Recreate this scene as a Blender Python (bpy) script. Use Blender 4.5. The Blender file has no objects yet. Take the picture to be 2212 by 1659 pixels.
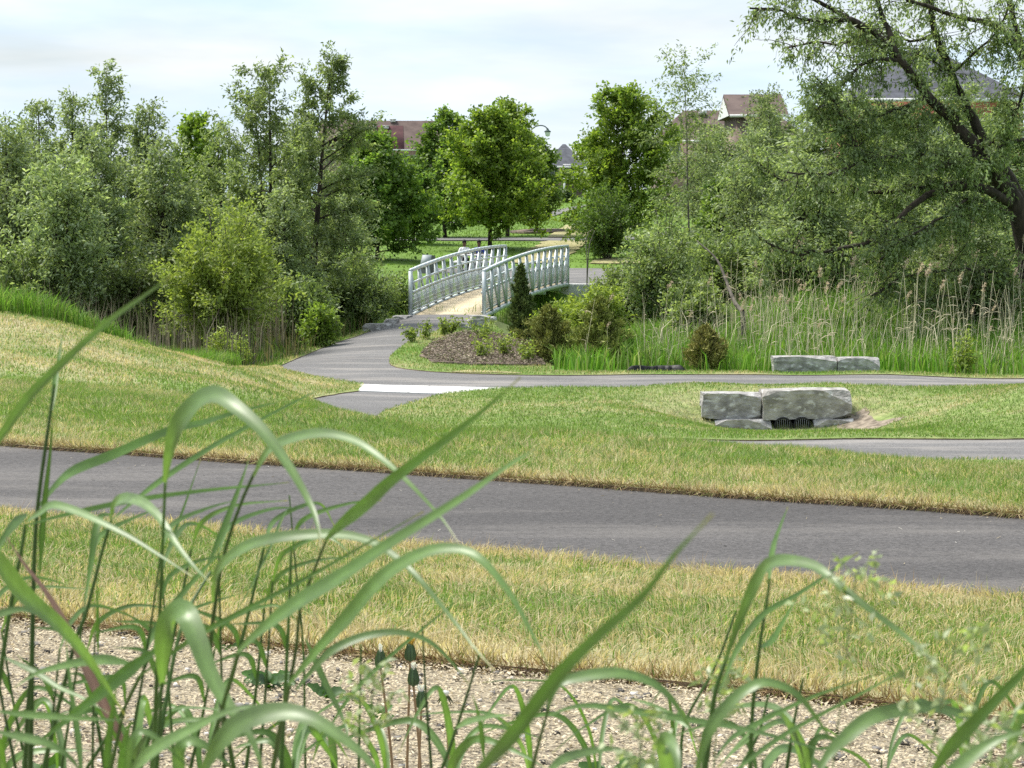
import bpy, bmesh, math, random
import numpy as np
from mathutils import Vector, Matrix, noise as mnoise
from mathutils.geometry import delaunay_2d_cdt

scene = bpy.context.scene
col = scene.collection
R = math.radians

# ------------------------------------------------------------------ camera
ZC = 5.0                                   # camera height above the datum of the low meadow
FPX = 4790.0                               # focal length in pixels of a 2212 x 1659 frame (about 78 mm)
PITCH = math.atan(375.5 / FPX)
cd = bpy.data.cameras.new('camera')
cam = bpy.data.objects.new('camera', cd)
col.objects.link(cam)
cam.location = (0, 0, ZC)
cam.rotation_euler = (math.pi / 2 - PITCH, 0, 0)
cd.sensor_width = 36.0
cd.lens = 36.0 * FPX / 2212.0
cd.clip_start = 0.05
cd.clip_end = 4000
cd.dof.use_dof = True
cd.dof.focus_distance = 11.0
cd.dof.aperture_fstop = 42.0
scene.camera = cam

# ------------------------------------------------------------------ sky and sun
SUN_EL, SUN_AZ = R(60), R(-62)              # azimuth measured from +Y (view direction) towards +X
w = bpy.data.worlds.new('World')
scene.world = w
w.use_nodes = True
nt = w.node_tree
nt.nodes.clear()
wo = nt.nodes.new('ShaderNodeOutputWorld')
bg = nt.nodes.new('ShaderNodeBackground')
sky = nt.nodes.new('ShaderNodeTexSky')
sky.sky_type = 'NISHITA'
sky.sun_disc = False
sky.sun_elevation = SUN_EL
sky.sun_rotation = SUN_AZ
sky.air_density = 1.0
sky.dust_density = 2.0
sky.ozone_density = 1.5
tc = nt.nodes.new('ShaderNodeTexCoord')
mp = nt.nodes.new('ShaderNodeMapping')
mp.inputs['Scale'].default_value = (2.6, 2.6, 13.0)
mp.inputs['Location'].default_value = (0.35, 0.2, 0.55)
n1 = nt.nodes.new('ShaderNodeTexNoise')
n1.inputs['Scale'].default_value = 1.7
n1.inputs['Detail'].default_value = 6
n1.inputs['Roughness'].default_value = 0.5
n1.inputs['Distortion'].default_value = 0.3
rp = nt.nodes.new('ShaderNodeValToRGB')
rp.color_ramp.elements[0].position = 0.33
rp.color_ramp.elements[0].color = (0.5, 0.5, 0.5, 1)
rp.color_ramp.elements[1].position = 0.62
rp.color_ramp.elements[1].color = (0.97, 0.97, 0.97, 1)
n2 = nt.nodes.new('ShaderNodeTexNoise')
n2.inputs['Scale'].default_value = 3.0
n2.inputs['Detail'].default_value = 4
rp2 = nt.nodes.new('ShaderNodeValToRGB')
rp2.color_ramp.elements[0].position = 0.3
rp2.color_ramp.elements[0].color = (6.6, 8.3, 10.0, 1)
rp2.color_ramp.elements[1].position = 0.7
rp2.color_ramp.elements[1].color = (9.4, 9.8, 10.0, 1)
mx = nt.nodes.new('ShaderNodeMixRGB')
nt.links.new(tc.outputs['Generated'], mp.inputs['Vector'])
nt.links.new(mp.outputs[0], n1.inputs['Vector'])
nt.links.new(mp.outputs[0], n2.inputs['Vector'])
nt.links.new(n1.outputs['Fac'], rp.inputs[0])
nt.links.new(n2.outputs['Fac'], rp2.inputs[0])
nt.links.new(rp.outputs[0], mx.inputs[0])
nt.links.new(sky.outputs[0], mx.inputs[1])
nt.links.new(rp2.outputs[0], mx.inputs[2])
nt.links.new(mx.outputs[0], bg.inputs['Color'])
bg.inputs['Strength'].default_value = 0.066
nt.links.new(bg.outputs[0], wo.inputs[0])

sl = bpy.data.lights.new('sun', 'SUN')
sun = bpy.data.objects.new('sun', sl)
col.objects.link(sun)
sl.energy = 3.7
sl.angle = R(18)
sl.color = (1.0, 0.95, 0.87)
sd = Vector((math.sin(SUN_AZ) * math.cos(SUN_EL), math.cos(SUN_AZ) * math.cos(SUN_EL), math.sin(SUN_EL)))
sun.rotation_euler = sd.to_track_quat('Z', 'Y').to_euler()
sun.location = (0, 0, 60)

vs = scene.view_settings
vs.view_transform = 'Standard'
vs.look = 'None'
vs.exposure = 0.85
vs.gamma = 1.0
scene.render.engine = 'CYCLES'
cy = scene.cycles
cy.max_bounces = 8
cy.diffuse_bounces = 5
cy.glossy_bounces = 2
cy.transmission_bounces = 4
cy.transparent_max_bounces = 8
cy.use_denoising = False
cy.caustics_reflective = False
cy.caustics_refractive = False

# ------------------------------------------------------------------ helpers
rng = np.random.default_rng(11)

def at(u, v, Y):
    """Place in the world whose distance along the ground is Y and that a survey photo shows at (u, v)."""
    x = (u - 1106.0) / FPX
    y = (829.5 - v) / FPX
    t = Y / (math.cos(PITCH) + y * math.sin(PITCH))
    return Vector((x * t, Y, ZC + t * (-math.sin(PITCH) + y * math.cos(PITCH))))

def tag(o, label=None, cat=None, group=None, kind=None):
    if label: o['label'] = label
    if cat: o['category'] = cat
    if group: o['group'] = group
    if kind: o['kind'] = kind
    return o

def empty(name, loc, rz=0.0):
    o = bpy.data.objects.new(name, None)
    o.empty_display_size = 0.2
    o.location = loc
    o.rotation_euler = (0, 0, rz)
    col.objects.link(o)
    return o

def link(name, me, mat=None, parent=None):
    if mat is not None:
        me.materials.clear()
        me.materials.append(mat)
    o = bpy.data.objects.new(name, me)
    col.objects.link(o)
    if parent is not None:
        o.parent = parent
    return o

def fast_mesh(name, V, F, cols=None, smooth=False):
    V = np.ascontiguousarray(V, dtype=np.float32)
    F = np.ascontiguousarray(F, dtype=np.int32)
    n, m, k = len(V), len(F), F.shape[1]
    me = bpy.data.meshes.new(name)
    me.vertices.add(n)
    me.vertices.foreach_set('co', V.ravel())
    me.loops.add(m * k)
    me.loops.foreach_set('vertex_index', F.ravel())
    me.polygons.add(m)
    me.polygons.foreach_set('loop_start', np.arange(0, m * k, k, dtype=np.int32))
    if smooth:
        me.polygons.foreach_set('use_smooth', np.ones(m, dtype=bool))
    me.update(calc_edges=True)
    if cols is not None:
        a = me.color_attributes.new('Col', 'FLOAT_COLOR', 'POINT')
        c = np.ones((n, 4), dtype=np.float32)
        c[:, :3] = cols
        a.data.foreach_set('color', c.ravel())
    return me

class Acc:
    """Collects vertices, quads and colours of one mesh."""
    def __init__(s):
        s.V, s.F, s.C, s.n = [], [], [], 0
    def add(s, V, F, c=None):
        V = np.asarray(V, float).reshape(-1, 3)
        s.V.append(V)
        s.F.append(np.asarray(F, int) + s.n)
        if c is not None:
            s.C.append(np.broadcast_to(np.asarray(c, float), V.shape))
        s.n += len(V)
    def box(s, c, size, M=None):
        x, y, z = [q / 2 for q in size]
        V = np.array([(-x, -y, -z), (x, -y, -z), (x, y, -z), (-x, y, -z), (-x, -y, z), (x, -y, z), (x, y, z), (-x, y, z)])
        if M is not None:
            V = V @ np.array(M.to_3x3()).T
        s.add(V + np.array(c), [(0, 3, 2, 1), (4, 5, 6, 7), (0, 1, 5, 4), (1, 2, 6, 5), (2, 3, 7, 6), (3, 0, 4, 7)])
        return s
    def beam(s, a, b, wx, wz):
        """box section from a to b"""
        a, b = Vector(a), Vector(b)
        d = (b - a).normalized()
        up = Vector((0, 0, 1)) if abs(d.z) < 0.95 else Vector((0, 1, 0))
        sx = d.cross(up).normalized()
        sz = sx.cross(d).normalized()
        V = []
        for p in (a, b):
            for i, j in ((-1, -1), (1, -1), (1, 1), (-1, 1)):
                V.append(p + sx * (i * wx / 2) + sz * (j * wz / 2))
        s.add([tuple(v) for v in V], [(0, 1, 2, 3), (7, 6, 5, 4), (0, 4, 5, 1), (1, 5, 6, 2), (2, 6, 7, 3), (3, 7, 4, 0)])
        return s
    def tube(s, P, rad, sides=6, c=None):
        P = np.asarray(P, float)
        n = len(P)
        rad = np.broadcast_to(np.asarray(rad, float), (n,))
        T = np.gradient(P, axis=0)
        T /= np.linalg.norm(T, axis=1, keepdims=True) + 1e-9
        ref = np.array([0.31, 0.17, 0.93]) if abs(T[n // 2, 2]) < 0.9 else np.array([0.9, 0.35, 0.1])
        A = np.cross(T, ref)
        A /= np.linalg.norm(A, axis=1, keepdims=True) + 1e-9
        B = np.cross(T, A)
        th = np.arange(sides) * 2 * np.pi / sides
        V = P[:, None, :] + rad[:, None, None] * (np.cos(th)[None, :, None] * A[:, None, :] + np.sin(th)[None, :, None] * B[:, None, :])
        i = np.arange(n - 1)[:, None] * sides
        j = np.arange(sides)[None, :]
        k = (j + 1) % sides
        F = np.stack([i + j, i + k, i + sides + k, i + sides + j], -1).reshape(-1, 4)
        s.add(V.reshape(-1, 3), F, c)
        return s
    def build(s, name, mat, parent=None, smooth=False):
        me = fast_mesh(name, np.concatenate(s.V), np.concatenate(s.F), np.concatenate(s.C) if s.C else None, smooth)
        return link(name, me, mat, parent)

def vnoise(x, y, scale, seed=0):
    """smooth value noise 0..1 on arrays"""
    x = np.asarray(x, float) / scale + 131.7 * seed
    y = np.asarray(y, float) / scale + 57.3 * seed
    xi, yi = np.floor(x).astype(np.int64), np.floor(y).astype(np.int64)
    fx, fy = x - xi, y - yi
    fx, fy = fx * fx * (3 - 2 * fx), fy * fy * (3 - 2 * fy)
    def h(a, b):
        q = (a * 374761393 + b * 668265263 + seed * 974711) & 0xffffffff
        q = ((q ^ (q >> 13)) * 1274126177) & 0xffffffff
        return ((q ^ (q >> 16)) & 0xffff) / 65535.0
    return (h(xi, yi) * (1 - fx) + h(xi + 1, yi) * fx) * (1 - fy) + (h(xi, yi + 1) * (1 - fx) + h(xi + 1, yi + 1) * fx) * fy

def fbm(x, y, scale, seed=0):
    return 0.55 * vnoise(x, y, scale, seed) + 0.3 * vnoise(x, y, scale * 0.45, seed + 1) + 0.15 * vnoise(x, y, scale * 0.2, seed + 2)

def smooth_line(P, n):
    """Catmull-Rom through the points, n samples"""
    P = np.asarray(P, float)
    Q = np.vstack([2 * P[0] - P[1], P, 2 * P[-1] - P[-2]])
    L = np.concatenate([[0], np.cumsum(np.linalg.norm(np.diff(P, axis=0), axis=1))])
    out = []
    for s in np.linspace(0, L[-1], n):
        i = min(max(np.searchsorted(L, s, 'right') - 1, 0), len(P) - 2)
        t = (s - L[i]) / (L[i + 1] - L[i] + 1e-12)
        a, b, c, d = Q[i], Q[i + 1], Q[i + 2], Q[i + 3]
        out.append(0.5 * (2 * b + (c - a) * t + (2 * a - 5 * b + 4 * c - d) * t * t + (3 * b - a - 3 * c + d) * t ** 3))
    return np.array(out)

def in_poly(px, py, poly):
    inside = np.zeros(len(px), bool)
    n = len(poly)
    for i in range(n):
        x0, y0 = poly[i]
        x1, y1 = poly[(i + 1) % n]
        c = ((y0 > py) != (y1 > py)) & (px < (x1 - x0) * (py - y0) / (y1 - y0 + 1e-12) + x0)
        inside ^= c
    return inside

def dist_line(px, py, pts):
    d = np.full(len(px), 1e9)
    for (x0, y0), (x1, y1) in zip(pts[:-1], pts[1:]):
        dx, dy = x1 - x0, y1 - y0
        t = np.clip(((px - x0) * dx + (py - y0) * dy) / (dx * dx + dy * dy), 0, 1)
        d = np.minimum(d, np.hypot(px - x0 - t * dx, py - y0 - t * dy))
    return d

# ------------------------------------------------------------------ materials
def newmat(name):
    m = bpy.data.materials.new(name)
    m.use_nodes = True
    t = m.node_tree
    b = t.nodes['Principled BSDF']
    return m, t, b

def noise_mat(name, c0, c1, scale=5.0, rough=0.85, detail=6, bump=0.0, bscale=None, c2=None, s2=None, lo=0.35, hi=0.65, spec=0.3, metal=0.0, stretch=None, bdist=0.02):
    m, t, b = newmat(name)
    tcn = t.nodes.new('ShaderNodeTexCoord')
    src = tcn.outputs['Object']
    if stretch:
        mpn = t.nodes.new('ShaderNodeMapping')
        mpn.inputs['Scale'].default_value = stretch
        t.links.new(src, mpn.inputs[0])
        src = mpn.outputs[0]
    n = t.nodes.new('ShaderNodeTexNoise')
    n.inputs['Scale'].default_value = scale
    n.inputs['Detail'].default_value = detail
    t.links.new(src, n.inputs['Vector'])
    r = t.nodes.new('ShaderNodeValToRGB')
    r.color_ramp.elements[0].position = lo
    r.color_ramp.elements[1].position = hi
    r.color_ramp.elements[0].color = (*c0, 1)
    r.color_ramp.elements[1].color = (*c1, 1)
    t.links.new(n.outputs['Fac'], r.inputs[0])
    out = r.outputs[0]
    if c2:
        nn = t.nodes.new('ShaderNodeTexNoise')
        nn.inputs['Scale'].default_value = s2
        nn.inputs['Detail'].default_value = 5
        t.links.new(src, nn.inputs['Vector'])
        rr = t.nodes.new('ShaderNodeValToRGB')
        rr.color_ramp.elements[0].position = 0.56
        rr.color_ramp.elements[1].position = 0.66
        rr.color_ramp.elements[0].color = (0, 0, 0, 1)
        rr.color_ramp.elements[1].color = (0.85, 0.85, 0.85, 1)
        t.links.new(nn.outputs['Fac'], rr.inputs[0])
        mm = t.nodes.new('ShaderNodeMixRGB')
        mm.inputs[2].default_value = (*c2, 1)
        t.links.new(rr.outputs[0], mm.inputs[0])
        t.links.new(out, mm.inputs[1])
        out = mm.outputs[0]
    t.links.new(out, b.inputs['Base Color'])
    b.inputs['Roughness'].default_value = rough
    b.inputs['Specular IOR Level'].default_value = spec
    b.inputs['Metallic'].default_value = metal
    if bump:
        bn = t.nodes.new('ShaderNodeTexNoise')
        bn.inputs['Scale'].default_value = bscale or scale * 4
        bn.inputs['Detail'].default_value = 5
        t.links.new(src, bn.inputs['Vector'])
        bp = t.nodes.new('ShaderNodeBump')
        bp.inputs['Strength'].default_value = bump
        bp.inputs['Distance'].default_value = bdist
        t.links.new(bn.outputs['Fac'], bp.inputs['Height'])
        t.links.new(bp.outputs[0], b.inputs['Normal'])
    return m

def leaf_mat(name, trans=0.32, rough=0.5, spec=0.35, tint=(1.25, 1.35, 0.55)):
    """leaf colour from the mesh, part of the light passes through the blade"""
    m, t, b = newmat(name)
    a = t.nodes.new('ShaderNodeAttribute')
    a.attribute_name = 'Col'
    t.links.new(a.outputs['Color'], b.inputs['Base Color'])
    b.inputs['Roughness'].default_value = rough
    b.inputs['Specular IOR Level'].default_value = spec
    tr = t.nodes.new('ShaderNodeBsdfTranslucent')
    mu = t.nodes.new('ShaderNodeMixRGB')
    mu.blend_type = 'MULTIPLY'
    mu.inputs[0].default_value = 1
    mu.inputs[2].default_value = (*tint, 1)
    t.links.new(a.outputs['Color'], mu.inputs[1])
    t.links.new(mu.outputs[0], tr.inputs['Color'])
    ms = t.nodes.new('ShaderNodeMixShader')
    ms.inputs[0].default_value = trans
    t.links.new(b.outputs[0], ms.inputs[1])
    t.links.new(tr.outputs[0], ms.inputs[2])
    t.links.new(ms.outputs[0], t.nodes['Material Output'].inputs['Surface'])
    return m

def attr_mat(name, nscale=3.0, amount=0.35, rough=0.9, bump=0.0, bscale=30.0):
    m, t, b = newmat(name)
    a = t.nodes.new('ShaderNodeAttribute')
    a.attribute_name = 'Col'
    n = t.nodes.new('ShaderNodeTexNoise')
    n.inputs['Scale'].default_value = nscale
    n.inputs['Detail'].default_value = 8
    n.inputs['Roughness'].default_value = 0.65
    tcn = t.nodes.new('ShaderNodeTexCoord')
    t.links.new(tcn.outputs['Object'], n.inputs['Vector'])
    mr = t.nodes.new('ShaderNodeMapRange')
    mr.inputs['From Min'].default_value = 0.3
    mr.inputs['From Max'].default_value = 0.7
    mr.inputs['To Min'].default_value = 1 - amount
    mr.inputs['To Max'].default_value = 1 + amount
    t.links.new(n.outputs['Fac'], mr.inputs['Value'])
    vm = t.nodes.new('ShaderNodeVectorMath')
    vm.operation = 'SCALE'
    t.links.new(a.outputs['Color'], vm.inputs[0])
    t.links.new(mr.outputs[0], vm.inputs['Scale'])
    t.links.new(vm.outputs[0], b.inputs['Base Color'])
    b.inputs['Roughness'].default_value = rough
    b.inputs['Specular IOR Level'].default_value = 0.2
    if bump:
        bn = t.nodes.new('ShaderNodeTexNoise')
        bn.inputs['Scale'].default_value = bscale
        bn.inputs['Detail'].default_value = 4
        t.links.new(tcn.outputs['Object'], bn.inputs['Vector'])
        bp = t.nodes.new('ShaderNodeBump')
        bp.inputs['Strength'].default_value = bump
        bp.inputs['Distance'].default_value = 0.05
        t.links.new(bn.outputs['Fac'], bp.inputs['Height'])
        t.links.new(bp.outputs[0], b.inputs['Normal'])
    return m

def asphalt_mat(name, base, light, dust):
    m, t, b = newmat(name)
    tcn = t.nodes.new('ShaderNodeTexCoord')
    big = t.nodes.new('ShaderNodeTexNoise'); big.inputs['Scale'].default_value = 0.45; big.inputs['Detail'].default_value = 5
    mpn = t.nodes.new('ShaderNodeMapping'); mpn.inputs['Scale'].default_value = (0.35, 1.6, 1); mpn.inputs['Rotation'].default_value = (0, 0, R(29) if base[0] < 0.1 else 0)
    t.links.new(tcn.outputs['Object'], mpn.inputs[0]); t.links.new(mpn.outputs[0], big.inputs['Vector'])
    r = t.nodes.new('ShaderNodeValToRGB')
    r.color_ramp.elements[0].position = 0.3; r.color_ramp.elements[1].position = 0.72
    r.color_ramp.elements[0].color = (*base, 1); r.color_ramp.elements[1].color = (*light, 1)
    t.links.new(big.outputs['Fac'], r.inputs[0])
    vor = t.nodes.new('ShaderNodeTexVoronoi'); vor.inputs['Scale'].default_value = 70
    t.links.new(tcn.outputs['Object'], vor.inputs['Vector'])
    hsv = t.nodes.new('ShaderNodeSeparateColor')
    t.links.new(vor.outputs['Color'], hsv.inputs[0])
    mr = t.nodes.new('ShaderNodeMapRange'); mr.inputs['To Min'].default_value = 0.62; mr.inputs['To Max'].default_value = 1.38
    t.links.new(hsv.outputs[0], mr.inputs['Value'])
    vm = t.nodes.new('ShaderNodeVectorMath'); vm.operation = 'SCALE'
    t.links.new(r.outputs[0], vm.inputs[0]); t.links.new(mr.outputs[0], vm.inputs['Scale'])
    dn = t.nodes.new('ShaderNodeTexNoise'); dn.inputs['Scale'].default_value = 0.9; dn.inputs['Detail'].default_value = 7; dn.inputs['Roughness'].default_value = 0.62
    t.links.new(mpn.outputs[0], dn.inputs['Vector'])
    dr = t.nodes.new('ShaderNodeValToRGB'); dr.color_ramp.elements[0].position = 0.5; dr.color_ramp.elements[1].position = 0.76
    dr.color_ramp.elements[0].color = (0, 0, 0, 1); dr.color_ramp.elements[1].color = (0.6, 0.6, 0.6, 1)
    t.links.new(dn.outputs['Fac'], dr.inputs[0])
    mm = t.nodes.new('ShaderNodeMixRGB'); mm.inputs[2].default_value = (*dust, 1)
    t.links.new(dr.outputs[0], mm.inputs[0]); t.links.new(vm.outputs[0], mm.inputs[1])
    t.links.new(mm.outputs[0], b.inputs['Base Color'])
    b.inputs['Roughness'].default_value = 0.8
    b.inputs['Specular IOR Level'].default_value = 0.3
    bp = t.nodes.new('ShaderNodeBump'); bp.inputs['Strength'].default_value = 0.6; bp.inputs['Distance'].default_value = 0.008
    t.links.new(vor.outputs['Distance'], bp.inputs['Height']); t.links.new(bp.outputs[0], b.inputs['Normal'])
    return m

M = {}
M['ground'] = attr_mat('ground_earth', 2.2, 0.4, bump=0.5, bscale=9)
M['lawn'] = attr_mat('lawn_thatch', 6.0, 0.45, bump=0.8, bscale=26)
M['grass'] = leaf_mat('grass_blades', 0.45, 0.6, 0.25, (1.15, 1.15, 0.75))
M['leaf'] = leaf_mat('tree_leaves', 0.48, 0.5, 0.4, (1.25, 1.3, 0.65))
M['needle'] = leaf_mat('cedar_sprays', 0.12, 0.7, 0.2, (1.1, 1.1, 0.6))
M['blade'] = leaf_mat('broad_grass_blades', 0.38, 0.42, 0.6, (1.25, 1.5, 0.4))
def add_veins(m):
    """parallel veins across a grass blade, from the position across the blade stored on the mesh"""
    t = m.node_tree
    a = t.nodes.new('ShaderNodeAttribute'); a.attribute_name = 'across'
    mu = t.nodes.new('ShaderNodeMath'); mu.operation = 'MULTIPLY'; mu.inputs[1].default_value = 58.0
    sn = t.nodes.new('ShaderNodeMath'); sn.operation = 'SINE'
    mr = t.nodes.new('ShaderNodeMapRange'); mr.inputs['From Min'].default_value = -1; mr.inputs['To Min'].default_value = 0.84; mr.inputs['To Max'].default_value = 1.12
    ns = t.nodes.new('ShaderNodeTexNoise'); ns.inputs['Scale'].default_value = 28; ns.inputs['Detail'].default_value = 5
    tcn = t.nodes.new('ShaderNodeTexCoord')
    t.links.new(tcn.outputs['Object'], ns.inputs['Vector'])
    m2 = t.nodes.new('ShaderNodeMapRange'); m2.inputs['From Min'].default_value = .3; m2.inputs['From Max'].default_value = .7; m2.inputs['To Min'].default_value = .72; m2.inputs['To Max'].default_value = 1.22
    t.links.new(ns.outputs['Fac'], m2.inputs['Value'])
    t.links.new(a.outputs['Fac'], mu.inputs[0]); t.links.new(mu.outputs[0], sn.inputs[0]); t.links.new(sn.outputs[0], mr.inputs['Value'])
    mm = t.nodes.new('ShaderNodeMath'); mm.operation = 'MULTIPLY'
    t.links.new(mr.outputs[0], mm.inputs[0]); t.links.new(m2.outputs[0], mm.inputs[1])
    vm = t.nodes.new('ShaderNodeVectorMath'); vm.operation = 'SCALE'
    ca = [n for n in t.nodes if n.type == 'ATTRIBUTE' and n.attribute_name == 'Col'][0]
    for l in list(ca.outputs['Color'].links):
        s = l.to_socket; t.links.remove(l); t.links.new(vm.outputs[0], s)
    t.links.new(ca.outputs['Color'], vm.inputs[0]); t.links.new(mm.outputs[0], vm.inputs['Scale'])
add_veins(M['blade'])
M['dry'] = leaf_mat('dry_straw', 0.2, 0.8, 0.15, (1, 1, 0.9))
M['bark'] = noise_mat('bark', (0.022, 0.018, 0.014), (0.065, 0.052, 0.04), 9, 0.95, bump=0.6, bscale=30, stretch=(1, 1, 0.25))
M['bark_grey'] = noise_mat('grey_bark', (0.09, 0.08, 0.065), (0.2, 0.175, 0.15), 9, 0.95, bump=0.5, bscale=30, stretch=(1, 1, 0.25))
M['asphalt_new'] = asphalt_mat('new_asphalt', (0.060, 0.056, 0.055), (0.094, 0.088, 0.086), (0.19, 0.175, 0.16))
M['asphalt_old'] = asphalt_mat('dusty_asphalt', (0.115, 0.112, 0.112), (0.175, 0.17, 0.168), (0.36, 0.325, 0.29))
M['concrete'] = noise_mat('pale_concrete', (0.52, 0.52, 0.51), (0.72, 0.72, 0.71), 2.2, 0.8, detail=9, bump=0.3, bscale=60, c2=(0.45, 0.43, 0.40), s2=1.3)
M['steel'] = noise_mat('galvanised_steel', (0.44, 0.50, 0.52), (0.58, 0.63, 0.65), 3, 0.45, metal=0.25, spec=0.5)
M['deck'] = noise_mat('deck_boards', (0.54, 0.45, 0.30), (0.68, 0.58, 0.41), 2.2, 0.8, bump=0.2, bscale=20, c2=(0.70, 0.6, 0.44), s2=1.1)
M['stone'] = noise_mat('limestone', (0.20, 0.192, 0.188), (0.42, 0.405, 0.395), 5.0, 0.9, detail=11, bump=1.0, bscale=11, c2=(0.55, 0.55, 0.54), s2=9.0, bdist=0.04, stretch=(1, 1, 1.6))
M['stone_warm'] = noise_mat('warm_limestone', (0.21, 0.198, 0.182), (0.41, 0.39, 0.365), 4.5, 0.9, detail=11, bump=1.0, bscale=10, c2=(0.56, 0.55, 0.53), s2=8.0, bdist=0.04, stretch=(1, 1, 1.6))
M['mulch'] = noise_mat('bark_mulch', (0.07, 0.052, 0.042), (0.27, 0.215, 0.17), 5, 0.95, bump=1.0, bscale=24)
M['soil'] = noise_mat('bare_soil', (0.13, 0.105, 0.08), (0.31, 0.26, 0.2), 8, 0.95, bump=0.8, bscale=20)
M['gravel'] = noise_mat('mulched_gravel', (0.15, 0.125, 0.09), (0.45, 0.39, 0.28), 46, 0.95, bump=1.0, bscale=60, detail=8)
M['black'] = noise_mat('black_plastic', (0.008, 0.008, 0.009), (0.02, 0.02, 0.022), 8, 0.55, bump=0.2)

# ------------------------------------------------------------------ terrain
CP = []                                     # survey points: x, y, drop below the camera
near = [(-6, 1.22), (0, 1.25), (3, 1.30), (5.5, 1.38), (7.1, 1.50), (9.6, 1.72), (11.85, 1.91), (12.6, 1.91), (14, 1.92), (15.55, 1.91), (17.6, 1.98), (19.6, 2.02)]
for x in (-9, -6, -3, -1.2, 0.6, 2.5, 5, 8):
    for s, d in near:
        if s > 15 and x < -3:
            d -= 0.02 * (s - 15)
        if s > 17:
            d += 0.012 if x > 2 else -0.045
        CP.append((x, s - 0.56 * x, d))
for x in (-0.5, 1.5, 3.5, 5.5, 7.5):
    for s, d in ((21.5, 2.5), (24.0, 2.95), (26.5, 3.18)):
        CP.append((x, s - 0.35 * x, d - (0.14 if x < 1 else 0.06 if x < 3 else 0) * (s < 22)))
def cuv(u, v, Y):
    p = at(u, v, Y)
    CP.append((p.x, p.y, ZC - p.z))
for q in ((553, 850, 28), (553, 820, 36), (553, 797, 46), (625, 882, 21.2), (640, 884, 38.6), (780, 850, 41.9), (700, 846, 42.2), (650, 832, 43.1), (600, 850, 33.5),
          (300, 880, 21.5), (300, 850, 25), (300, 800, 31), (300, 760, 36), (450, 783, 41), (450, 860, 26), (0, 850, 24), (0, 765, 30), (0, 707, 34), (150, 722, 35), (150, 800, 28),
          (400, 774, 39), (770, 838, 44), (620, 790, 49.6), (690, 818, 46)):
    cuv(*q)
CP += [(-2.5, 24, 2.25), (-1.5, 27, 2.9), (-3.0, 39.2, 3.47), (-2.6, 36.8, 3.43), (-1.6, 34, 3.38), (-0.2, 32, 3.34), (-2.4, 41, 3.49)]
for x in (0, 2, 5, 8, 12):
    CP += [(x, 29, 3.3), (x, 31.9, 3.31)]
CP += [(-8.5, 39, 1.9), (-9.5, 45, 3.0), (-7.2, 42.5, 3.2), (-8, 20, 2.0), (-11, 30, 1.7), (-13, 38, 1.8), (-16, 30, 1.5), (-14, 20, 1.8),
       (0, 36, 3.43), (1, 40, 3.48), (3, 34.6, 3.47), (2.6, 38.5, 3.58), (5, 34.6, 3.5), (4.8, 38.6, 4.15), (5.2, 37.0, 3.95), (3.9, 39.2, 4.05), (6.0, 39.2, 4.05), (7, 37, 3.6), (8, 38, 3.35),
       (6.4, 34.6, 3.46), (9, 37.2, 3.05), (10.5, 38.5, 3.0), (8, 34.0, 3.32), (9.5, 34, 3.25), (3.6, 40.2, 4.05), (4.8, 40.3, 4.15), (6.0, 40.2, 4.08), (3.5, 41.5, 3.6), (6.0, 41.5, 3.6), (4.8, 41.6, 3.58), (8.5, 41.8, 3.45), (2, 42, 3.52), (10, 42.5, 3.4), (13, 40, 3.2)]
for x in (0, 2.5, 5, 8, 12.5):
    CP += [(x, 44, 3.53), (x, 47.4, 3.53)]
CP += [(-4.6, 47.5, 3.5), (-3.0, 46, 3.53), (-4.2, 52, 3.46), (-3.6, 57, 3.37), (-2.9, 62, 3.27), (-2.2, 66, 3.16), (-3.1, 66.5, 3.15), (-2.0, 67.0, 3.15), (-0.95, 66.4, 3.15), (-2.6, 64.3, 3.22), (-1.4, 64.6, 3.23), (-2.1, 67.6, 3.25),
       (-1.0, 51, 3.5), (-0.8, 56, 3.43), (-0.6, 60, 3.42), (0.4, 62, 3.7), (1, 51, 3.6), (2, 50, 3.62), (6, 51.5, 3.7), (11, 51, 3.68), (3, 60, 3.6), (6, 56, 3.38), (10.5, 56, 3.25), (8, 61, 2.85), (14, 61, 2.6), (12, 66, 2.3), (8, 68, 2.6), (20, 58, 2.6),
       (-6, 50, 3.62), (-7.5, 56, 3.8), (-5.2, 63, 3.7), (-10, 56, 3.7), (-14, 55, 3.2), (-12, 66, 3.6), (-18, 70, 2.8),
       (-1.2, 70, 4.3), (-0.4, 73.5, 4.6), (0.3, 76.5, 4.3), (-6, 72, 4.3), (5, 70, 4.4), (-11, 76, 4.0), (9, 72, 4.0), (-4.6, 67.6, 3.7), (0.9, 66.8, 3.8),
       (0.9, 80.3, 2.68), (0.8, 86, 2.74), (0, 95, 2.78), (3, 95, 2.76), (-5, 96, 2.75), (6, 100, 2.7), (0, 104, 2.65), (-8, 86, 2.8), (8, 88, 2.7),
       (-5, 115, 2.0), (2, 115, 2.0), (-14, 113, 1.9), (9, 112, 1.9), (0, 126, 1.66), (-8, 126, 1.66), (7, 126, 1.6), (0, 145, 1.25), (3, 162, .82), (-5, 162, .9), (1, 178, .1), (0, 198, -.8),
       (14, 125, 0.6), (14, 82, 2.4), (20, 90, 1.0), (24, 104, -1.2), (35, 110, -2.0), (26, 140, -2.4), (-30, 110, 0.8), (-30, 70, 2.0), (0, 230, -1.4), (-30, 230, -1.4), (30, 230, -3),
       (-60, 150, 0), (60, 150, -3), (-120, 260, -1), (120, 260, -3), (0, 420, -2), (-300, 600, -2), (300, 600, -3), (0, 900, -2), (-60, 20, 1.5), (60, 30, 2.0), (-40, -40, 1.2), (40, -40, 1.2), (-300, -100, 1), (300, -100, 2)]
CP = np.array(CP)
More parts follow.
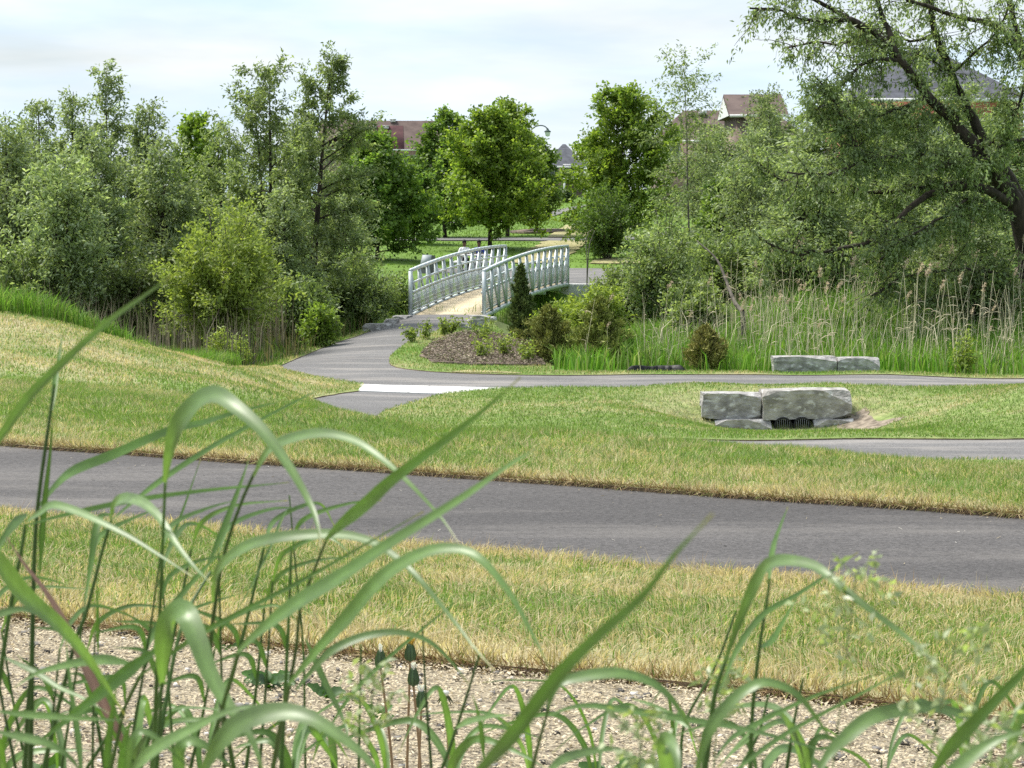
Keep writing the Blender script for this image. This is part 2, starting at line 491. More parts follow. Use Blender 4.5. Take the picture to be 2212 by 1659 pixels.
def warp(x, y):
    return np.stack([x, y * 0.55], -1)
cpw = warp(CP[:, 0], CP[:, 1])
def phi(r):
    return np.sqrt(r * r + 0.5)
Kmat = phi(np.linalg.norm(cpw[:, None] - cpw[None], axis=-1)) - np.eye(len(CP)) * 0.02
Wt = np.linalg.solve(np.block([[Kmat, np.ones((len(CP), 1))], [np.ones((1, len(CP))), np.zeros((1, 1))]]), np.append(CP[:, 2], 0))
def axis(parts):
    out = []
    for a, b, st in parts:
        out.append(np.arange(a, b - 1e-6, st))
    return np.concatenate(out + [[parts[-1][1]]])
GX = axis([(-900, -200, 100), (-200, -60, 20), (-60, -24, 4), (-24, -15, 1), (-15, 15, 0.3), (15, 24, 1), (24, 60, 4), (60, 200, 20), (200, 900, 100)])
GY = axis([(-120, -20, 20), (-20, 0, 4), (0, 60, 0.28), (60, 100, 0.5), (100, 180, 2.5), (180, 300, 12), (300, 1500, 150)])
XX, YY = np.meshgrid(GX, GY)
gw = warp(XX.ravel(), YY.ravel())
DZ = np.empty(len(gw))
for i in range(0, len(gw), 20000):
    DZ[i:i + 20000] = phi(np.linalg.norm(gw[i:i + 20000, None] - cpw[None], axis=-1)) @ Wt[:-1] + Wt[-1]
GZ = ZC - DZ.reshape(XX.shape)
# paths lie level across: flatten under the near path
s_ = YY + 0.56 * XX
GZ = np.clip(GZ, ZC - 4.7, ZC + 12)
def H(x, y):
    x = np.asarray(x, float); y = np.asarray(y, float)
    i = np.clip(np.searchsorted(GX, x, 'right') - 1, 0, len(GX) - 2)
    j = np.clip(np.searchsorted(GY, y, 'right') - 1, 0, len(GY) - 2)
    fx = (x - GX[i]) / (GX[i + 1] - GX[i]); fy = (y - GY[j]) / (GY[j + 1] - GY[j])
    return (GZ[j, i] * (1 - fx) + GZ[j, i + 1] * fx) * (1 - fy) + (GZ[j + 1, i] * (1 - fx) + GZ[j + 1, i + 1] * fx) * fy
def Hs(x, y):
    return float(H(np.array([x]), np.array([y]))[0])

nx, ny = len(GX), len(GY)
idx = np.arange(nx * ny).reshape(ny, nx)
GF = np.stack([idx[:-1, :-1], idx[:-1, 1:], idx[1:, 1:], idx[1:, :-1]], -1).reshape(-1, 4)
px, py = XX.ravel(), YY.ravel()
nz = fbm(px, py, 3.0, 4)[:, None]
gcol = np.where(py[:, None] > 78, np.array([0.11, 0.19, 0.03]) * (0.75 + 0.5 * nz), np.array([0.075, 0.10, 0.03]) * (0.6 + 0.8 * nz))
marsh = ((py > 48.5) & (py < 80) & (px > 0.5))[:, None]
gcol = np.where(marsh, np.array([0.10, 0.2, 0.03]) * (0.6 + 0.8 * nz), gcol)
gcol = np.where(((py < 48.5) & (py > -10) & (np.abs(px) < 14))[:, None], np.array([0.13, 0.095, 0.065]) * (0.7 + 0.6 * nz), gcol)
g = link('ground', fast_mesh('ground', np.stack([px, py, GZ.ravel()], -1), GF, gcol, True), M['ground'])
tag(g, kind='structure')

def densify(poly, step):
    out = []
    n = len(poly)
    for i in range(n):
        a, b = np.array(poly[i], float), np.array(poly[(i + 1) % n], float)
        k = max(1, int(np.linalg.norm(b - a) / step))
        for j in range(k):
            out.append(a + (b - a) * j / k)
    return np.array(out)

def sheet(name, poly, off, step, mat, thick=0.0, edge_noise=0.0, colour=None, bumps=0.0, kind='structure', label=None):
    P = densify(poly, step)
    if edge_noise:
        nn = (fbm(P[:, 0], P[:, 1], 0.6, 9) - 0.5) * 2 * edge_noise
        mm_ = (fbm(P[:, 0], P[:, 1], 0.7, 19) - 0.5) * 2 * edge_noise
        P = P + np.stack([nn, mm_], -1)
    lo, hi = P.min(0), P.max(0)
    gx = np.arange(lo[0] + step / 2, hi[0], step)
    gy = np.arange(lo[1] + step / 2, hi[1], step)
    qx, qy = [a.ravel() for a in np.meshgrid(gx, gy)]
    qx = qx + rng.uniform(-.2, .2, len(qx)) * step
    qy = qy + rng.uniform(-.2, .2, len(qy)) * step
    k = in_poly(qx, qy, P)
    qx, qy = qx[k], qy[k]
    if len(qx):
        k = dist_line(qx, qy, np.vstack([P, P[:1]])) > step * 0.4
        qx, qy = qx[k], qy[k]
    n = len(P)
    pts = [Vector((float(a), float(b))) for a, b in zip(np.append(P[:, 0], qx), np.append(P[:, 1], qy))]
    r = delaunay_2d_cdt(pts, [(i, (i + 1) % n) for i in range(n)], [], 1, 1e-5)
    V2 = np.array([(v.x, v.y) for v in r[0]])
    F = np.array([list(f) for f in r[2]])
    z = H(V2[:, 0], V2[:, 1]) + off
    if bumps:
        z = z + (fbm(V2[:, 0], V2[:, 1], 0.8, 5) - 0.5) * bumps * np.clip(dist_line(V2[:, 0], V2[:, 1], np.vstack([P, P[:1]])) / 0.4, 0, 1)
    V = np.column_stack([V2, z])
    a = V[F[:, 1]] - V[F[:, 0]]; b = V[F[:, 2]] - V[F[:, 0]]
    flip = np.cross(a, b)[:, 2] < 0
    F[flip] = F[flip][:, ::-1]
    C = None
    if colour is not None:
        C = colour(V[:, 0], V[:, 1])
    if thick:
        ed = {}
        for f in F:
            for i in range(3):
                e = (f[i], f[(i + 1) % 3])
                if (e[1], e[0]) in ed: del ed[(e[1], e[0])]
                else: ed[e] = 1
        E = np.array(list(ed.keys()))
        n0 = len(V)
        low = V[E.ravel()].copy(); low[:, 2] -= thick
        top = V[E.ravel()].copy()
        V = np.vstack([V, top, low])
        m = len(E)
        ii = np.arange(m) * 2
        T0, T1, B0, B1 = n0 + ii, n0 + ii + 1, n0 + 2 * m + ii, n0 + 2 * m + ii + 1
        F = np.vstack([F, np.stack([T0, B0, B1], -1), np.stack([T0, B1, T1], -1)])
        if C is not None:
            C = np.vstack([C, np.full((4 * m, 3), (0.21, 0.15, 0.095))])
    o = link(name, fast_mesh(name, V, F, C, True), mat)
    tag(o, label, None, None, kind)
    return o, P

# plan of the place
def n_edge(x): return 11.87 - 0.555 * x
def f_edge(x): return 15.55 - 0.57 * x
def m_edge(x): return 7.03 - 0.48 * x
P_PATH1 = [(x, n_edge(x)) for x in np.linspace(-12, 11, 24)] + [(x, f_edge(x)) for x in np.linspace(11, -12, 24)]
P_NEAR = [(x, m_edge(x) + 0.10 * math.sin(x * 1.7)) for x in np.linspace(-9, 8, 20)] + [(x, n_edge(x) + 0.05) for x in np.linspace(8, -9, 20)]
LINK_L = [(-2.95, 42.45), (-3.8, 39.2), (-3.45, 36.5), (-2.6, 34), (-1.0, 31), (0.6, 29.4), (2.5, 29.0), (6, 29.0), (12.5, 29.0)]
LINK_R = [(-1.3, 42.3), (-2.26, 37.8), (-1.7, 35.8), (-0.6, 33.8), (0.8, 32.5), (3, 31.9), (12.5, 31.9)]
BR_L = [(-3.03, 44.8), (-3.88, 45.9), (-4.7, 47.4), (-5.15, 49.5), (-5.12, 52.7), (-4.67, 58), (-4.1, 62), (-3.4, 65.4), (-3.15, 66.95)]
BR_R = [(-0.85, 66.45), (-1.5, 63.5), (-2.0, 60.5), (-2.48, 57.6), (-2.83, 53), (-2.75, 49.9), (-2.3, 48.7), (-1.46, 47.9), (-0.06, 47.3), (3, 47.4), (12.5, 47.4)]
P3_N = [(12.5, 44.0), (3, 44.0), (-0.19, 43.75)]
def smooth2(p, k=6):
    return [tuple(q) for q in smooth_line(p, len(p) * k)]
LINK_L, LINK_R, BR_L, BR_R = smooth2(LINK_L), smooth2(LINK_R), smooth2(BR_L), smooth2(BR_R)
P_PATH2 = LINK_L + LINK_R[::-1]
P_SLAB = [(-3.06, 44.72), (-0.19, 43.72), (-1.3, 42.25), (-2.95, 42.38)]
P_PATH3 = P3_N + BR_L + BR_R
P_MAIN = [(x, f_edge(x) - 0.04) for x in np.linspace(10, -12, 23)] + [(-14, 30), (-12, 37), (-9.4, 38.0), (-7.6, 38.6), (-6.6, 41), (-6.1, 44), (-5.75, 46.8), (-5.3, 49.2)] + \
         [p for p in BR_L[::-1] if p[1] < 49.2 and p[1] > 44.75] + [(-2.98, 44.7)] + LINK_L + [(12.5, 16)]
P_MID = LINK_R[::-1] + [(-0.22, 43.62), (1, 43.9), (3, 43.95), (12.5, 43.95)]
P_BED = [p for p in BR_R] + [(12.5, 48.7), (7.2, 48.65), (4, 48.8), (2, 48.6), (0.9, 49.0), (0.9, 52), (0.5, 58), (-0.3, 63.5)]
P_MULCH = [(-2.15, 52), (-2.0, 55.5), (-1.3, 59.5), (-0.1, 60.5), (0.55, 57), (0.75, 50.6), (-0.9, 49.75), (-1.8, 50.2)]
P_VERGE = [p for p in BR_L if p[1] > 49.2][::-1] + [(-5.3, 49.2), (-6.05, 49.0), (-5.75, 53), (-5.35, 58), (-4.75, 62.5), (-3.75, 66.2)]
P_SOIL = [(6.1, 40.6), (6.15, 39.7), (6.45, 39.2), (6.85, 39.5), (6.95, 40.0), (6.8, 40.5), (6.5, 40.9)]

STRAW = np.array([0.51, 0.44, 0.265]); GREEN = np.array([0.19, 0.265, 0.075]); LUSH = np.array([0.135, 0.24, 0.042])
EDGE_LINES = [[(x, n_edge(x)) for x in (-12, 11)], [(x, f_edge(x)) for x in (-12, 11)], [(x, m_edge(x)) for x in (-9, 8)]]
def straw_frac(x, y):
    """how much of the turf has yellowed: along cut edges, in patches and where the rolls of sod meet"""
    d = np.minimum.reduce([dist_line(x, y, e) for e in EDGE_LINES])
    e = np.clip(1 - d / 0.4, 0, 1)
    p = .65 * fbm(x, y, 1.1, 2) + .35 * vnoise(x, y, .16, 61)
    big = fbm(x + 0.56 * y, y, 4.0, 7)
    base = np.where(y + .5 * x < 12.2, 0.46, np.where(y + .57 * x < 22, 0.30, 0.09))
    leftmound = np.clip((-x - 2.0) / 2, 0, 1) * np.clip((y - 22) / 5, 0, 1)
    sq = (y + .56 * x) / 0.61
    seam = np.exp(-((sq - np.round(sq)) / .1) ** 2) * np.clip(fbm(x, y, .9, 71) * 2 - .7, 0, 1) * .5
    stripes = seam + np.sin((y * 0.75 + x * 1.1) * 2.2 + 2 * fbm(x, y, 3, 3)) * 0.16 * leftmound
    return np.clip(base + 1.1 * (p - 0.5) + 0.8 * (big - 0.5) + 0.55 * e + 0.38 * leftmound + stripes, 0.02, 0.97)
def lawn_colour(x, y):
    f = straw_frac(x, y)[:, None]
    return (STRAW * 0.8 * f + GREEN * 0.85 * (1 - f))
def bed_colour(x, y):
    f = np.clip(fbm(x, y, 1.5, 21)[:, None] * 1.2 - 0.3, 0, 1)
    return STRAW * 0.7 * f + LUSH * 0.9 * (1 - f)

sheet('near_path', P_PATH1, 0.006, 0.5, M['asphalt_new'])
sheet('lower_path', P_PATH2, 0.012, 0.4, M['asphalt_old'])
sheet('bridge_path', P_PATH3, 0.012, 0.4, M['asphalt_old'])
for P_SL in ([(-3.06, 44.72), (-1.65, 44.23), (-2.02, 42.31), (-2.95, 42.38)], [(-1.62, 44.22), (-0.19, 43.72), (-1.3, 42.25), (-1.99, 42.30)]):
    sheet('crossing_slab', P_SL, 0.03, 0.4, M['concrete'], thick=0.05)
sheet('gravel_bed', [(-10, 1.0), (8, -3.0)] + [(x, m_edge(x) + 0.25) for x in np.linspace(8, -10, 16)], 0.008, 0.35, M['gravel'], bumps=0.03)
sheet('near_lawn', P_NEAR, 0.035, 0.13, M['lawn'], thick=0.04, edge_noise=0.09, colour=lawn_colour, bumps=0.10)
sheet('slope_lawn', P_MAIN, 0.03, 0.25, M['lawn'], thick=0.03, edge_noise=0.06, colour=lawn_colour, bumps=0.05)
sheet('swale_lawn', P_MID, 0.03, 0.25, M['lawn'], thick=0.035, edge_noise=0.05, colour=lawn_colour, bumps=0.05)
sheet('bed_lawn', P_BED, 0.03, 0.3, M['lawn'], thick=0.03, edge_noise=0.06, colour=bed_colour)
sheet('verge_lawn', P_VERGE, 0.03, 0.3, M['lawn'], thick=0.03, edge_noise=0.06, colour=bed_colour)
sheet('mulch_bed', P_MULCH, 0.07, 0.25, M['mulch'], thick=0.05, edge_noise=0.12, bumps=0.12)
sheet('soil_patch', P_SOIL, 0.045, 0.12, M['soil'], edge_noise=0.4, bumps=0.2)
# far side of the creek
P_PLAZA = [(-0.6, 80.2), (2.2, 79.6), (3.4, 84), (5.4, 90), (6.6, 96), (6.0, 101), (2.0, 102.5), (-1.5, 102), (-3.4, 100.8), (-3.4, 98.0), (-0.9, 95.5), (0.1, 90), (-0.4, 85)]
sheet('far_plaza', P_PLAZA, 0.03, 0.6, M['asphalt_old'])
def strip(name, line, wd, off, mat):
    L = smooth_line(line, 24)
    T = np.gradient(L, axis=0); T /= np.linalg.norm(T, axis=1, keepdims=True)
    N = np.stack([-T[:, 1], T[:, 0]], -1)
    sheet(name, [tuple(p) for p in L + N * wd / 2] + [tuple(p) for p in (L - N * wd / 2)[::-1]], off, 0.8, mat)
strip('park_path', [(-18, 128), (-8, 126.5), (0, 126), (4, 125.5), (9, 126)], 3.6, 0.05, M['asphalt_old'])
strip('hill_path', [(-7.5, 160), (-4, 161), (1.5, 166), (4.5, 177), (8, 184)], 1.5, 0.06, M['asphalt_old'])
strip('side_path', [(6.5, 99), (8, 104), (11, 108), (15, 110)], 2.4, 0.06, M['asphalt_old'])
M['dry_turf'] = noise_mat('dry_turf', (0.22, 0.21, 0.09), (0.38, 0.34, 0.18), 1.2, 0.95, bump=0.6, bscale=10)
sheet('dry_turf_trench', [(-0.2, 106), (2.4, 106), (3.6, 116), (4.2, 124), (1.9, 124), (1.0, 115)], 0.05, 0.8, M['dry_turf'], edge_noise=0.3)
sheet('upper_dry_turf', [(2.0, 128.5), (4.6, 128.5), (6.4, 143), (3.6, 147)], 0.06, 0.8, M['dry_turf'], edge_noise=0.3)
sheet('dry_turf_patch', [(3.6, 105.2), (7.0, 103.6), (8.5, 106.5), (4.2, 108)], 0.05, 0.5, M['dry_turf'], edge_noise=0.2)
sheet('dead_sod_piece', [(-1.25, 47.85), (-.5, 47.55), (0.05, 47.4), (0.25, 47.6), (-.3, 48.0), (-0.9, 48.3)], 0.05, 0.12, M['dry_turf'], thick=0.03, edge_noise=0.16, bumps=.06)
sheet('dead_sod_corner', [(-5.7, 48.4), (-5.2, 46.6), (-4.9, 47.6), (-5.22, 49.9)], 0.055, 0.12, M['dry_turf'], thick=0.03, edge_noise=0.2, bumps=.06)

# ------------------------------------------------------------------ grass
def sample_poly(poly, density, keep=None, rectx=None):
    P = np.array(poly)
    lo, hi = P.min(0), P.max(0)
    if rectx: lo[0], hi[0] = max(lo[0], rectx[0]), min(hi[0], rectx[1])
    n = int((hi[0] - lo[0]) * (hi[1] - lo[1]) * density)
    x = rng.uniform(lo[0], hi[0], n); y = rng.uniform(lo[1], hi[1], n)
    k = in_poly(x, y, P)
    k &= np.abs(x) < 0.245 * y + 1.1              # what can be seen standing here or a step to the side
    x, y = x[k], y[k]
    if keep is not None:
        k = keep(x, y); x, y = x[k], y[k]
    return x, y

def blades(x, y, z, h, wd, C, lean=0.35, two=True, droop=0.35):
    n = len(x)
    base = np.stack([x, y, z], -1)
    az = rng.uniform(0, 2 * np.pi, n)
    sd = np.stack([np.cos(az), np.sin(az), np.zeros(n)], -1) * (wd / 2)[:, None]
    la = (vnoise(x, y, .22, 51) + vnoise(x, y, .6, 52)) * 2.2 * np.pi + rng.normal(0, .9, n)      # blades lie over in tufts
    lm = np.abs(rng.normal(0, lean, n)) * h
    le = np.stack([np.cos(la) * lm, np.sin(la) * lm, np.zeros(n)], -1)
    up = np.zeros((n, 3)); up[:, 2] = h
    tip = base + le * (1 + droop) + up * (1 - droop * np.clip(lm / h, 0, 1.2)[:, None] * 0.6)
    if two:
        mid = base + le * 0.35 + up * 0.58
        V = np.stack([base - sd, base + sd, mid + sd * 0.8, mid - sd * 0.8, tip], 1).reshape(-1, 3)
        i = np.arange(n)[:, None] * 5
        F = np.concatenate([i + [0, 1, 2], i + [0, 2, 3], i + [3, 2, 4]], 0)
        return V, F, np.repeat(C, 5, 0)
    V = np.stack([base - sd, base + sd, tip], 1).reshape(-1, 3)
    F = np.arange(n * 3).reshape(-1, 3)
    return V, F, np.repeat(C, 3, 0)

def turf(name, poly, density, h, wd, off, label, two=True, keep=None, lush=0.0, lean=0.4, colours=None):
    x, y = sample_poly(poly, density, keep)
    n = len(x)
    f = straw_frac(x, y) if colours is None else colours(x, y)
    f = np.clip(f - lush, 0.02, 1)
    pick = rng.uniform(0, 1, n) < f
    v = rng.uniform(0.7, 1.3, n)[:, None]
    C = np.where(pick[:, None], STRAW * (1 + 0.25 * rng.normal(0, 1, (n, 1)) * np.array([0.3, 0.3, 0.6])), np.where(rng.uniform(0, 1, n)[:, None] < 0.5, GREEN, LUSH * 1.1)) * v
    C = np.clip(C, 0.01, 0.7)
    hh = h * rng.uniform(0.55, 1.3, n) * (0.45 + 1.1 * fbm(x, y, 0.3, 6))
    V, F, CC = blades(x, y, H(x, y) + off, hh, wd * rng.uniform(0.7, 1.3, n), C, lean, two)
    o = link(name, fast_mesh(name, V, F, CC), M['grass'])
    return tag(o, label, 'grass', None, 'stuff')

turf('near_turf_grass', P_NEAR, 3000, 0.052, 0.0049, 0.045, 'short yellowing turf grass between the gravel and the near path', lean=0.95)
turf('slope_turf_grass', P_MAIN, 2300, 0.055, 0.0075, 0.045, 'short green and yellow turf on the strip beyond the near path', keep=lambda x, y: (y + .57 * x < 22.5) & (y < 26), lean=0.8, two=False)
turf('mound_turf_grass', P_MAIN, 520, 0.042, 0.014, 0.045, 'mown turf striped green and straw on the left mound', two=False, keep=lambda x, y: (y >= 26) | (y + .57 * x >= 22.5), lean=0.5)
soil_keep = lambda x, y: ~in_poly(x, y, P_SOIL)
turf('swale_turf_grass', P_MID, 520, 0.042, 0.014, 0.045, 'green turf of the swale around the culvert stones', two=False, keep=soil_keep, lush=0.05, lean=0.5)
bedf = lambda x, y: np.clip(fbm(x, y, 1.5, 21) * 1.2 - 0.3, 0, 1)
turf('bed_turf_grass', P_BED, 330, 0.05, 0.016, 0.04, 'narrow green turf edging the mulch bed and far path', two=False, keep=lambda x, y: ~in_poly(x, y, P_MULCH), colours=bedf)
turf('verge_turf_grass', P_VERGE, 300, 0.08, 0.018, 0.04, 'green turf verge left of the path to the bridge', two=False, colours=bedf)

def fringe(name, line, side, n, label, z0=0.03):
    """dead grass and roots hanging over the cut edge of the sod"""
    L = smooth_line(line, 400)
    i = rng.integers(0, 400, n)
    T = np.gradient(L, axis=0); T /= np.linalg.norm(T, axis=1, keepdims=True)
    N = np.stack([-T[:, 1], T[:, 0]], -1) * side
    b = L[i] - N[i] * (rng.uniform(-.02, .09, n))[:, None] + T[i] * rng.uniform(-.03, .03, n)[:, None]
    z = H(b[:, 0], b[:, 1]) + z0
    base = np.column_stack([b, z])
    ln = rng.uniform(.03, .1, n)[:, None]
    out = np.column_stack([N[i] * rng.uniform(.2, 1.3, (n, 1)) + T[i] * rng.normal(0, .5, (n, 1)), rng.normal(.15, .5, n)])
    tip = base + out * ln
    tip[:, 2] = np.maximum(tip[:, 2], z - .03)
    sdv = np.column_stack([T[i], rng.normal(0, .4, n)]) * rng.uniform(.0012, .003, (n, 1))
    V = np.stack([base - sdv, base + sdv, tip], 1).reshape(-1, 3)
    C = np.array([(.42, .31, .16), (.34, .24, .13), (.5, .4, .22), (.2, .13, .08), (.26, .3, .09)])[rng.integers(0, 5, n)] * rng.uniform(.7, 1.2, (n, 1))
    return tag(link(name, fast_mesh(name, V, np.arange(n * 3).reshape(-1, 3), np.repeat(C, 3, 0)), M['dry']), label, 'grass', None, 'stuff')
fringe('gravel_edge_fringe', [(x, m_edge(x) + 0.10 * math.sin(x * 1.7)) for x in np.linspace(-3.5, 3.5, 16)], -1, 14000, 'dead tan grass hanging over the sod edge at the gravel')
fringe('path_far_edge_fringe', [(x, f_edge(x) - .03) for x in np.linspace(-6, 5.5, 12)], -1, 22000, 'dead tan grass along the far edge of the near path')
fringe('path_near_edge_fringe', [(x, n_edge(x) + .05) for x in np.linspace(-5, 4.5, 12)], 1, 9000, 'dead tan grass along the near edge of the near path')

def tall(name, poly, density, h, wd, colours, label, lean=0.35, mat='grass', jitter=0.5, keep=None):
    x, y = sample_poly(poly, density, keep)
    n = len(x)
    C = np.array(colours)[rng.integers(0, len(colours), n)] * rng.uniform(0.65, 1.35, (n, 1))
    hh = h * rng.uniform(1 - jitter, 1 + jitter * 0.6, n) * (0.55 + 0.9 * fbm(x, y, 2.2, 33))
    V, F, CC = blades(x, y, H(x, y), hh, wd * rng.uniform(0.6, 1.4, n), C, lean, True, 0.5)
    return tag(link(name, fast_mesh(name, V, F, CC), M[mat]), label, 'grass', None, 'stuff')
MG = [(0.15, 0.30, 0.035), (0.11, 0.24, 0.03), (0.19, 0.34, 0.06), (0.24, 0.31, 0.10)]
tall('marsh_grass', [(0.9, 48.8), (13, 48.8), (18, 74), (5, 76), (1.5, 62)], 150, 0.5, 0.034, MG, 'lush bright green marsh grass under the reeds right of the bridge', keep=lambda x, y: ~((y < 49.9) & (((x > 5.4) & (x < 8.3)) | ((x > 2.3) & (x < 4.1)))) & (rng.uniform(0, 1, len(x)) < .25 + (y - 48.8) / 3))
tall('bank_weeds', [(-9.9, 36.0), (-8.0, 37.2), (-6.9, 39), (-6.1, 43.0), (-5.9, 48.6), (-6.6, 48.8), (-8.5, 43), (-11, 40)], 650, 0.42, 0.018, MG, 'lush green weeds along the back of the left mound', jitter=0.4)
tall('left_marsh_grass', [(-5.4, 50), (-4.4, 63), (-3.9, 70), (-20, 74), (-18, 52), (-10, 46), (-7, 46)], 36, 0.55, 0.022, [(0.06, 0.12, 0.02), (0.09, 0.13, 0.03), (0.2, 0.17, 0.09)], 'rough marsh grass below the left willows')
tall('creek_grass', [(-3.4, 68), (0.2, 67), (1.8, 79), (-0.8, 80), (-8, 80), (-8, 70)], 50, 0.6, 0.02, MG, 'tall grass on the creek banks under the footbridge')
tall('left_dry_reed_bed', [(-9.5, 47.0), (-6.1, 49.4), (-5.5, 57), (-5.0, 62), (-8, 66), (-15, 62), (-13, 50)], 17, 1.45, 0.018, [(0.26, 0.22, 0.16), (0.19, 0.16, 0.12), (0.34, 0.29, 0.21), (0.12, 0.16, 0.05)], 'dead brown reed stalks standing under the left shrubs', lean=0.1, mat='dry')
tall('dry_reed_thicket', [(2.5, 49.2), (13, 49.0), (15, 60), (5, 62)], 7, 1.35, 0.013, [(0.66, 0.6, 0.44), (0.56, 0.5, 0.36)], 'broken dry reed stalks leaning among the marsh grass', lean=0.4, mat='dry')
def chips(name, poly, density, L0, L1, W0, W1, colours, label, cat, z0, z1, keep=None):
    x, y = sample_poly(poly, density, keep)
    n = len(x)
    L = rng.uniform(L0, L1, n); az = rng.uniform(0, np.pi, n); tilt = rng.normal(0, 0.3, n)
    d = np.stack([np.cos(az) * np.cos(tilt), np.sin(az) * np.cos(tilt), np.sin(tilt)], -1) * (L / 2)[:, None]
    sv = np.stack([-np.sin(az), np.cos(az), rng.normal(0, 0.4, n)], -1) * rng.uniform(W0, W1, n)[:, None]
    c = np.stack([x, y, H(x, y) + rng.uniform(z0, z1, n)], -1)
    V = np.stack([c - d - sv, c + d - sv, c + d + sv, c - d + sv], 1).reshape(-1, 3)
    C = np.array(colours)[rng.integers(0, len(colours), n)] * rng.uniform(0.8, 1.2, (n, 1))
    return tag(link(name, fast_mesh(name, V, np.arange(n * 4).reshape(-1, 4), np.repeat(C, 4, 0)), M['dry']), label, cat, None, 'stuff')
chips('bark_chips', P_MULCH, 520, .03, .09, .005, .015, [(.17, .135, .105), (.10, .08, .062), (.27, .225, .175), (.38, .32, .25), (.06, .05, .04), (.13, .15, .06)], 'loose brown bark chips covering the mulch bed', 'mulch', .08, .16)
chips('path_litter', P_PATH1, 60, .006, .03, .001, .004, [(.4, .34, .22), (.3, .26, .2), (.5, .47, .42), (.05, .05, .05)], 'grass clippings and grit scattered on the near path', 'litter', .009, .014,
      keep=lambda x, y: rng.uniform(0, 1, len(x)) < np.exp(-np.minimum(np.abs(y - n_edge(x)), np.abs(y - f_edge(x))) / .35) + .05)
far_lawn = [(-26, 88), (-6, 100), (9, 104), (12, 200), (-40, 200)]
x, y = sample_poly(far_lawn, 10)
k = ~in_poly(x, y, P_PLAZA) & (np.abs(y - 126) > 3); x, y = x[k], y[k]
C = np.array([(0.12, 0.21, 0.03), (0.16, 0.25, 0.05)])[rng.integers(0, 2, len(x))] * rng.uniform(0.7, 1.3, (len(x), 1))
V, F, CC = blades(x, y, H(x, y), rng.uniform(0.05, 0.11, len(x)), np.full(len(x), 0.07), C, 0.5, False)
tag(link('park_lawn_grass', fast_mesh('park_lawn_grass', V, F, CC), M['grass']), 'mown green park lawn beyond the bridge', 'grass', None, 'stuff')

# straw mulch and pebbles on the gravel strip
poly = [(-4, 3.8), (4, 3.8)] + [(x, m_edge(x) + 0.02) for x in np.linspace(4, -4, 9)]
x, y = sample_poly(poly, 6800)
n = len(x)
k = fbm(x, y, 0.35, 40) > 0.22; x, y = x[k], y[k]; n = len(x)
L = rng.uniform(0.004, 0.011, n) * np.where(rng.uniform(0, 1, n) < .15, 2.6, 1); az = rng.uniform(0, np.pi, n); tilt = rng.normal(0, 0.25, n)
d = np.stack([np.cos(az) * np.cos(tilt), np.sin(az) * np.cos(tilt), np.sin(tilt)], -1) * (L / 2)[:, None]
sdv = np.stack([-np.sin(az), np.cos(az), rng.normal(0, 0.4, n)], -1) * rng.uniform(0.0014, 0.0032, n)[:, None]
c = np.stack([x, y, H(x, y) + rng.uniform(0.012, 0.03, n)], -1)
V = np.stack([c - d - sdv, c + d - sdv, c + d + sdv, c - d + sdv], 1).reshape(-1, 3)
C = np.array([(0.56, 0.475, 0.33), (0.48, 0.41, 0.29), (0.64, 0.56, 0.41), (0.33, 0.275, 0.2), (0.2, 0.17, 0.14)])[rng.choice(5, n, p=[.33, .25, .2, .14, .08])] * rng.uniform(0.8, 1.15, (n, 1))
tag(link('straw_mulch', fast_mesh('straw_mulch', V, np.arange(n * 4).reshape(-1, 4), np.repeat(C, 4, 0)), M['dry']), 'scattered tan straw mulch over the gravel strip', 'mulch', None, 'stuff')
x, y = sample_poly(poly, 60)
acc = Acc()
for i in range(len(x)):
    s = abs(random.Random(i).gauss(0, 0.006)) + 0.006
    a = rng.uniform(-1, 1, (8, 3)) * 0.25 + np.array([(-1, -1, -.6), (1, -1, -.6), (1, 1, -.6), (-1, 1, -.6), (-1, -1, .6), (1, -1, .6), (1, 1, .6), (-1, 1, .6)])
    a *= np.array([1, 1, 1]) * s * 0.8
    z = float(H(x[i], y[i])) + 0.012
    acc.add(a + (x[i], y[i], z), [(0, 3, 2, 1), (4, 5, 6, 7), (0, 1, 5, 4), (1, 2, 6, 5), (2, 3, 7, 6), (3, 0, 4, 7)], np.full(3, 1.0) * random.Random(i + 9).choice([0.08, 0.12, 0.2, 0.3, 0.6]) * np.array([1, .94, .87]))
o = acc.build('pebbles', attr_mat('pebble_stone', 40, 0.2), None, True)
tag(o, 'small grey pebbles lying among the straw mulch', 'pebbles', None, 'stuff')

# ------------------------------------------------------------------ built things
def adopt(o, parent):
    o.parent = parent
    o.matrix_parent_inverse = Matrix.Translation(-Vector(parent.location))
    return o
def part(acc, name, mat, parent, smooth=False, holder=None):
    o = acc.build(name, mat, None, smooth)
    if holder is None:
        return adopt(o, parent)
    o.parent = holder
    return o

